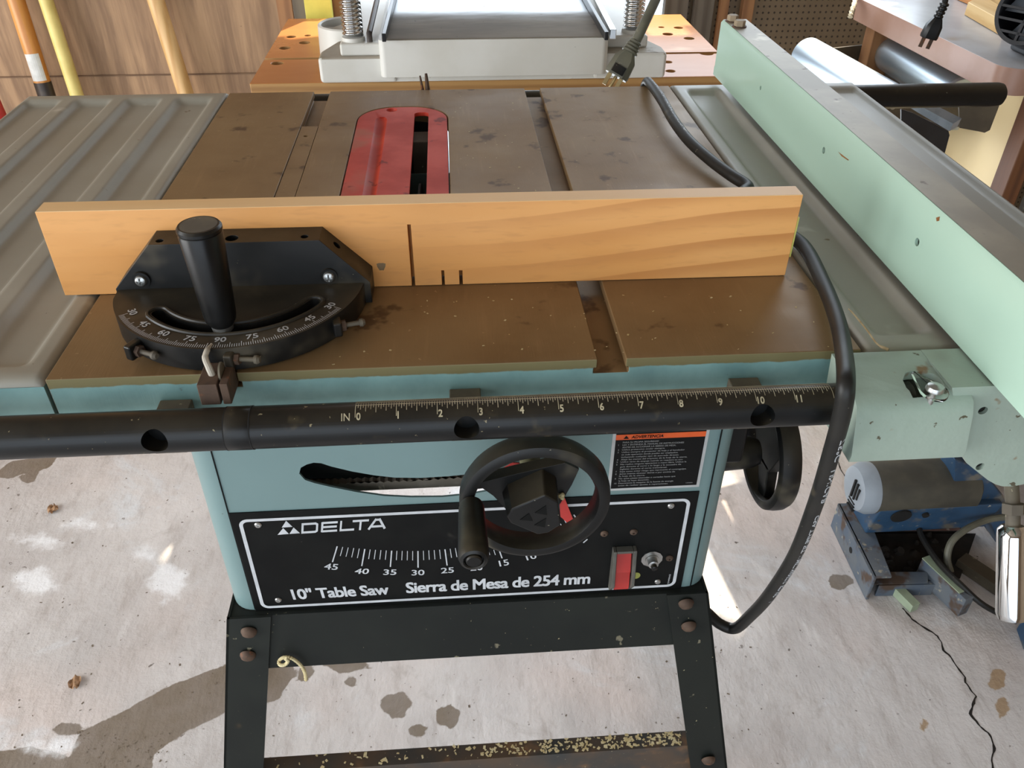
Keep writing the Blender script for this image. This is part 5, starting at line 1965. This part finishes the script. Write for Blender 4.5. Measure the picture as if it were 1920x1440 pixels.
mb.rings([sect(b0, 0.0060, 0.0060), sect(b0 + d * 0.011, 0.0110, 0.0085), sect(b0 + d * 0.026, 0.0118, 0.0090), sect(b0 + d * 0.029, 0.0112, 0.0082)])
plug = mb.build('plug_body', 'black', bp, ang=30)
for sx in (-0.0058, 0.0058):
    a = b0 + d * 0.0285 + side * sx
    MB().beam(a, a + d * 0.0145, 0.0014, 0.0056, up=side).build('prong', 'rust', plug)

# ================================================================== AGAINST THE BACK WALL
def pole(name_label, px0, px1, m_, r, lean):
    a, b = at(px0[0], px0[1], y=1.385), at(px1[0], px1[1], y=1.37)
    d = (a - b).normalized()
    base = b - d * ((b.z - 0.02) / d.z)
    t_ = base + d * 1.45
    o = thing('garden_pole', name_label, 'tool handle', base, 'long tool handles against the plywood wall')
    MB().tube([base, b, a, t_, t_ + d * 0.01], [r, r, r, r, r * 0.6], 24).build('shaft', m_, o)
    return o, a, b, d


p1, a, b, d = pole('orange brown handle with white label and dark ferrule leaning on the plywood, leftmost', (30, 0), (84, 168), 'poleorange', 0.0165, 0)
l0_, l1_ = at(57, 98, y=1.372), at(70, 148, y=1.370)
mb = MB()
dd = d
ll = (l0_ - l1_).length
x_ = Vector((0, -1, 0)) - dd * Vector((0, -1, 0)).dot(dd)
x_.normalize()
y2 = dd.cross(x_)
cb_ = b + dd * (at(72, 150, y=1.370).z - b.z) / dd.z
for k in range(8):
    a0, a1 = R(-58 + 104 * k / 8), R(-58 + 104 * (k + 1) / 8)
    f0 = (x_ * math.cos(a0) - y2 * math.sin(a0)) * 0.0168
    f1 = (x_ * math.cos(a1) - y2 * math.sin(a1)) * 0.0168
    mb.quad(cb_ + f0, cb_ + f1, cb_ + f1 + dd * ll, cb_ + f0 + dd * ll)
mb.build('label', 'white', p1, recalc=False)
MB().tube([cb_ - dd * 0.16, cb_ - dd * 0.004], 0.0172, 24).build('ferrule', 'ferrule', p1)
pole('worn yellow painted handle leaning on the plywood, next to the labelled one', (86, 0), (142, 172), 'poleyellow', 0.0135, 0)
pole('plain pale tan handle leaning on the plywood wall, by itself', (292, 0), (347, 172), 'pole', 0.0165, 0)
rd = MB()
q = at(-4, 215, y=1.30)
rd.tube([(q.x - 0.02, 1.31, 0.02), (q.x, 1.305, q.z - 0.10), q, at(-22, 170, y=1.31), at(-40, 100, y=1.34)], [0.018, 0.017, 0.0155, 0.014, 0.013], 16)
tag(rd.build('tool_handle', 'redtool'), 'red handle leaning against the wall at the left edge beyond the ribbed wing', 'tool handle')


def plank(nm, label, pxs, y, m_, grp, th=0.02, zt_=0.862):
    a, b = at(pxs[0], 20, y=y), at(pxs[1], 20, y=y)
    mb = MB()
    mb.box((a.x, y, 0.002), (b.x, y + th, zt_))
    return tag(mb.build(nm, m_, bev=0.001), label, 'board', grp)


G_ = 'boards standing behind the folding workbench'
plank('wooden_board', 'reddish brown board standing against the wall just left of the dark plank', (520, 549), 1.385, 'plankbrown', G_)
plank('wooden_board', 'dark grey plank standing between the brown board and the yellow board', (550, 573), 1.365, 'plankgrey', G_)
plank('wooden_board', 'bright yellow painted board standing behind the workbench left of the planer column', (572, 622), 1.345, 'yellowb', G_)
plank('wooden_board', 'brown weathered board standing directly right of the yellow board', (622, 642), 1.37, 'plankbrown', G_)
plank('wooden_board', 'wide grey weathered board behind the workbench corner, right of the planer', (1246, 1290), 1.385, 'plankgrey', G_)
plank('wooden_board', 'wide grey weathered board left of the green fence end', (1302, 1338), 1.375, 'plankgrey', G_)
plank('wooden_board', 'narrow brown board behind the bolted end of the green fence', (1350, 1366), 1.365, 'plankbrown', G_)
plank('wooden_board', 'orange brown stud standing against the left edge of the pegboard', (1392, 1413), 1.375, 'plankbrown', G_)

# ================================================================== OLD BLUE MACHINE on the floor
mc = thing('motor_unit', 'old blue electric motor on a dirty grey iron base on the floor under the fence', 'motor', (1.08, 0.52, 0))
# end channel facing us, base rails
fb = MB()
c0, c1_ = at(1560, 1000, z=0.0), at(1618, 1125, z=0.0)
dch = (c1_ - c0).normalized()
nch = Vector((dch.y, -dch.x, 0)) * -1
if nch.x < 0:
    nch = -nch
hA = 0.062
p0, p1_ = c0 + Vector((0.004, 0.02, 0)), c1_ + Vector((0.004, 0, 0))
fb.hexa([p0, p0 + nch * 0.006, p1_ + nch * 0.006, p1_, p0 + Vector((0, 0, hA)), p0 + nch * 0.006 + Vector((0, 0, hA)), p1_ + nch * 0.006 + Vector((0, 0, hA)), p1_ + Vector((0, 0, hA))])
fb.hexa([p0 + Vector((0, 0, hA - .006)), p0 + nch * 0.05 + Vector((0, 0, hA - .006)), p1_ + nch * 0.032 + Vector((0, 0, hA - .006)), p1_ + Vector((0, 0, hA - .006)),
         p0 + Vector((0, 0, hA)), p0 + nch * 0.05 + Vector((0, 0, hA)), p1_ + nch * 0.032 + Vector((0, 0, hA)), p1_ + Vector((0, 0, hA))])
bh = MB()
qh = (p0 + p1_) / 2 + Vector((0, 0, 0.03))
bh.cyl(qh - nch * 0.02, qh + nch * 0.03, 0.007)
fb.build('base_channel', 'bluegrey', mc, bev=0.002)
bh.bm.free()
MB().cyl(qh - nch * 0.0006, qh + nch * 0.0002, 0.006, n=20).build('bolt_hole', 'darkhole', mc)
# plate across the back, crosswise bars
r0 = at(1600, 960, z=0.062)
mb = MB()
mb.hexa([at(1596, 962, z=.056), at(1800, 960, z=.056), at(1800, 995, z=.056), at(1632, 996, z=.056), at(1596, 962, z=.062), at(1800, 960, z=.062), at(1800, 995, z=.062), at(1632, 996, z=.062)])
mb.build('top_plate', 'redbrown', mc)
mb = MB()
mb.hexa([at(1632, 1072, z=.030), at(1740, 1072, z=.030), at(1740, 1094, z=.030), at(1632, 1096, z=.030), at(1632, 1072, z=.036), at(1740, 1072, z=.036), at(1740, 1094, z=.036), at(1632, 1096, z=.036)])
mb.build('cross_bar', 'bluegrey', mc, bev=0.001)
mb = MB()
mb.hexa([at(1634, 1000, z=.002), at(1830, 1000, z=.002), at(1800, 1085, z=.002), at(1640, 1085, z=.002), at(1634, 1000, z=.008), at(1830, 1000, z=.008), at(1800, 1085, z=.008), at(1640, 1085, z=.008)])
mb.build('base_plate', 'dirtshade', mc)
mb = MB()
mb.hexa([at(1640, 1118, z=0.0), at(1745, 1116, z=0.0), at(1745, 1108, z=0.0), at(1640, 1110, z=0.0), at(1640, 1118, z=0.0) + Vector((0, 0, 0.028)), at(1745, 1116, z=0.0) + Vector((0, 0, 0.028)), at(1745, 1108, z=0.0) + Vector((0, 0, 0.028)), at(1640, 1110, z=0.0) + Vector((0, 0, 0.028))])
mb.build('front_lip', 'bluegrey', mc, bev=0.001)
mb = MB()
mb.hexa([at(1612, 968, z=0.05), at(1815, 966, z=0.05), at(1815, 962, z=0.05), at(1612, 964, z=0.05), at(1612, 968, z=0.05) + Vector((0, 0, 0.03)), at(1815, 966, z=0.05) + Vector((0, 0, 0.03)), at(1815, 962, z=0.05) + Vector((0, 0, 0.03)), at(1612, 964, z=0.05) + Vector((0, 0, 0.03))])
mb.hexa([Vector((p.x, p.y, z)) for z in (0.0, 0.05) for p in (at(1612, 968, z=0.05), at(1815, 966, z=0.05), at(1815, 962, z=0.05), at(1612, 964, z=0.05))])
mb.build('back_wall', 'dirtshade', mc)
mb = MB()
for k in range(26):
    q = at(rnd.uniform(1650, 1790), rnd.uniform(1005, 1080), z=0.008)
    mb.lathe([(0, 0), (rnd.uniform(.004, .012), 0.001), (rnd.uniform(.002, .008), rnd.uniform(.004, .012)), (0, 0.012)], q, (rnd.uniform(-.4, .4), rnd.uniform(-.4, .4), 1), 7, cap0=False, cap1=False)
dl = mb.build('dirt', 'dirtshade', mc)
dl['kind'] = 'stuff'
mb = MB()
a, b = at(1730, 1060, z=0.03), at(1812, 1138, z=0.03)
mb.beam(a, b, 0.022, 0.045)
mb.build('slide_bar', 'bluegrey', mc, bev=0.002)
tpb = MB()
tpb.beam(a + Vector((0, 0, .0235)), b.lerp(a, 0.15) + Vector((0, 0, .0235)), 0.021, 0.002)
tpb.build('slide_bar', 'greenbar', mc)
mb = MB()
a, b = at(1680, 1104, z=0.010), at(1716, 1140, z=0.010)
mb.beam(a, b, 0.018, 0.018)
mb.build('slide_bar', 'greenbar', mc, bev=0.001)
mb = MB()
a, b = at(1800, 1050, z=0.012), at(1905, 1120, z=0.012)
mb.beam(a, b, 0.03, 0.022)
mb.build('slide_bar', 'brownmetal', mc, bev=0.001)
# motor lying across
m0, m1 = at(1612, 915, z=0.150), at(1812, 905, z=0.150)
dm = (m1 - m0).normalized()
Lm = (m1 - m0).length
rm = 0.047
mb = MB()
mb.lathe([(rm * 0.55, -0.014), (rm * 0.85, -0.010), (rm, 0.004), (rm, 0.018)], m0, dm, 40)
eb = mb.build('end_cap', 'endbell', mc)
vn = MB()
w_d = Vector((0, 0, 1)).cross(dm).normalized()
for ya, zlo, zhi in ((-0.006, -0.012, 0.026), (-0.015, -0.012, 0.024), (-0.023, -0.006, 0.018)):
    p = m0 - dm * 0.0155 * (1 - abs(ya) * 8) + w_d * ya
    vn.beam(p + Vector((0, 0, zlo)), p + Vector((0, 0, zhi)), 0.004, 0.006, up=dm)
for k in range(3):
    p = m0 - dm * 0.0120 + Vector((0, 0, -0.020 - 0.008 * k)) + w_d * -0.010
    vn.beam(p - w_d * 0.011, p + w_d * 0.011, 0.003, 0.006, up=dm)
vn.build('vent_slot', 'darkhole', eb)
mb = MB()
mb.lathe([(rm * 0.98, 0.018), (rm * 1.02, 0.022), (rm * 1.02, Lm), (rm * 0.7, Lm + 0.012)], m0, dm, 40)
mb.build('motor_body', ['motorbody'], mc)
mb = MB()
c = m0 + dm * (Lm * 0.5)
mb.hexa([m0 + dm * 0.02 + w_d * -0.03 + Vector((0, 0, -.088)), m0 + dm * (Lm + .05) + w_d * -0.03 + Vector((0, 0, -.088)), m0 + dm * (Lm + .05) + w_d * 0.04 + Vector((0, 0, -.088)), m0 + dm * 0.02 + w_d * 0.04 + Vector((0, 0, -.088)),
         m0 + dm * 0.02 + w_d * -0.047 + Vector((0, 0, -.012)), m0 + dm * (Lm + .05) + w_d * -0.047 + Vector((0, 0, -.012)), m0 + dm * (Lm + .05) + w_d * 0.047 + Vector((0, 0, -.012)), m0 + dm * 0.02 + w_d * 0.047 + Vector((0, 0, -.012))])
cr0 = MB()
q = at(1672, 930, z=0.12)
mtr = mb.build('motor_cradle', 'blue', mc, bev=0.004)
q = m0 + dm * 0.065 + w_d * -0.044 + Vector((0, 0, -0.030))
MB().lathe([(0.018, 0), (0.018, 0.003)], q, -w_d + Vector((0, 0, -.25)), 28).build('cover_disc', 'darkhole', mtr)
MB().lathe([(0.006, 0), (0.006, 0.004)], q + dm * 0.045, -w_d + Vector((0, 0, -.25)), 16).build('cover_disc', 'darkhole', mtr)
gd = MB()
gp = [(1790, 860), (1840, 880), (1882, 930), (1892, 960), (1900, 1070), (1880, 1040), (1860, 985), (1830, 968), (1786, 958)]
gd.prism([at(a, b, y=0.56) for a, b in gp], (0, 0.05, 0))
gd.build('belt_guard', 'blue', mc, bev=0.004)
mb = MB()
mb.tube(spline([at(1712, 955, z=0.075), at(1722, 985, z=0.070), at(1730, 1010, z=0.065), at(1760, 1055, z=0.062), at(1800, 1095, z=0.058), at(1845, 1135, z=0.040), at(1905, 1165, z=0.012)], 6), 0.0052, 10)
mb.build('motor_cord', 'rubber', mc)
mb = MB()
mb.tube(spline([at(1892, 968, z=0.11), at(1850, 975, z=0.105), at(1812, 992, z=0.10), at(1785, 1015, z=0.085), at(1776, 1045, z=0.06), at(1782, 1072, z=0.04)], 6), 0.0062, 10)
mb.build('motor_cord', 'cordgrey', mc)
wl = MB()
a, b = at(1870, 1190, z=0.0), at(1955, 1240, z=0.0)
wl.prism([at(x, y, z=0.0) for x, y in ((1905, 1180), (1950, 1175), (1960, 1240), (1918, 1218))], (0, 0, 0.03))
wl.build('foot', 'blue', mc, bev=0.002)

# ================================================================== SMALL LOOSE THINGS
sv = MB()
pth = [at(560, 1272, y=0.02), at(558, 1258, y=0.018), at(548, 1243, y=0.018), at(538, 1234, y=0.019), at(527, 1233, y=0.021), at(524, 1241, y=0.02), at(531, 1244, y=0.018), at(540, 1238, y=0.016), at(534, 1234, y=0.015)]
yy = [yleg(p.z) - 0.0015 for p in pth]
px_s = [(574, 1276), (572, 1262), (566, 1250), (556, 1240), (544, 1233), (531, 1233), (523, 1240), (526, 1247), (535, 1246), (540, 1239), (535, 1235)]
pth = []
for k, (a, b) in enumerate(px_s):
    y = 0.018
    p = at(a, b, y=y)
    for _ in range(3):
        p = at(a, b, y=yleg(p.z) - 0.0032 - 0.0007 * k * (k > 6))
    pth.append(p)
sp_ = spline(pth, 6)
sv.tube(sp_, [0.0017 * (0.75 + 0.35 * abs(math.sin(i * 1.7))) for i in range(len(sp_))], 7)
tag(sv.build('wood_shaving', 'shaving'), 'curled pale wood shaving clinging to the upper stand rail', 'wood shaving')
st = MB()
st.tube(spline([at(1591, 579, z=H + .002), at(1600, 588, z=H + .004), at(1625, 618, z=H + .003), at(1645, 645, z=H + .002), at(1666, 656, z=H + .0016)], 5), [0.0004] * 3 + [0.0006] * 14 + [0.0011] * 4, 7)
tag(st.build('straw', 'straw'), 'thin dry straw stem lying on the right wing beside the green fence', 'plant stem')
for px, py, lb in ((142, 1282, 'curled brown dry leaf alone on the pale concrete lower left'), (100, 957, 'small brown dry leaf scrap on the concrete below the rail, upper left')):
    q = at(px, py, z=0.0)
    mb = MB()
    sd0 = px
    rnd = random.Random(px)
    mb.grid(7, 6, lambda i, j: (q.x + (i - 3) * 0.0036 * (1 - abs(j - 2.5) / 5), q.y + (j - 2.5) * 0.0044, 0.0008 + 0.010 * abs(math.sin(i * 0.9 + j * 0.5 + sd0)) * (0.3 + 0.7 * rnd.random())))
    o = mb.build('dry_leaf', 'leaf', recalc=False, ang=60)
    tag(o, lb, 'leaf', 'dry leaves on the concrete')
# sawdust flakes: uncountable, one object each place
ch = MB()
rnd = random.Random(3)


def flake(p, s, nrm=(0, 0, 1)):
    a = rnd.random() * 6.28
    nz = Vector(nrm).normalized()
    u = nz.orthogonal().normalized()
    v = nz.cross(u)
    e1 = (u * math.cos(a) + v * math.sin(a)) * s
    e2 = (v * math.cos(a) - u * math.sin(a)) * s * (0.25 + 0.5 * rnd.random())
    t = nz * s * 0.12
    ch.hexa([p - e1 - e2, p + e1 - e2, p + e1 * .8 + e2, p - e1 * .9 + e2, p - e1 - e2 + t, p + e1 - e2 + t, p + e1 * .8 + e2 + t, p - e1 * .9 + e2 + t])


xa, xb = legpt(-1, zc).x + 0.05, legpt(1, zc).x - 0.045
for k in range(300):
    t = 1 - 0.5 * rnd.random() ** 1.3
    x = xa + (xb - xa) * (t if rnd.random() < .8 else rnd.random())
    flake(Vector((x, yl + 0.005 + 0.0140 * rnd.random(), zc + 0.0002)), 0.0009 + 0.0013 * rnd.random())
for k in range(60):
    flake(Vector((rnd.uniform(0.12, 0.53), rnd.uniform(0.005, 0.09), H + 0.0001)), 0.0004 + 0.0006 * rnd.random())
for k in range(40):
    flake(Vector((rnd.uniform(-0.22, 0.53), rnd.uniform(0.15, 0.57), H + 0.0003)) if rnd.random() < .0 else Vector((rnd.uniform(0.27, 0.35), rnd.uniform(0.15, 0.57), H + 0.0002)), 0.0004 + 0.0007 * rnd.random())
tag(ch.build('sawdust', 'chip', smooth=False), 'scattered pale sawdust flakes on the lower stand rail and the iron table', 'sawdust', kind='stuff')
ch = MB()
for k in range(260):
    px, py = rnd.uniform(0, 1500), rnd.uniform(870, 1440)
    q = at(px, py, z=0.0)
    flake(Vector((q.x, q.y, 0.0003)), 0.0007 + 0.0018 * rnd.random() ** 2)
for k in range(90):
    px, py = rnd.uniform(150, 320), rnd.uniform(1370, 1440)
    q = at(px, py, z=0.0)
    flake(Vector((q.x, q.y, 0.0003)), 0.0006 + 0.0014 * rnd.random() ** 2)
tag(ch.build('floor_grit', 'grit', smooth=False), 'dark specks of grit scattered over the concrete floor', 'grit', kind='stuff')
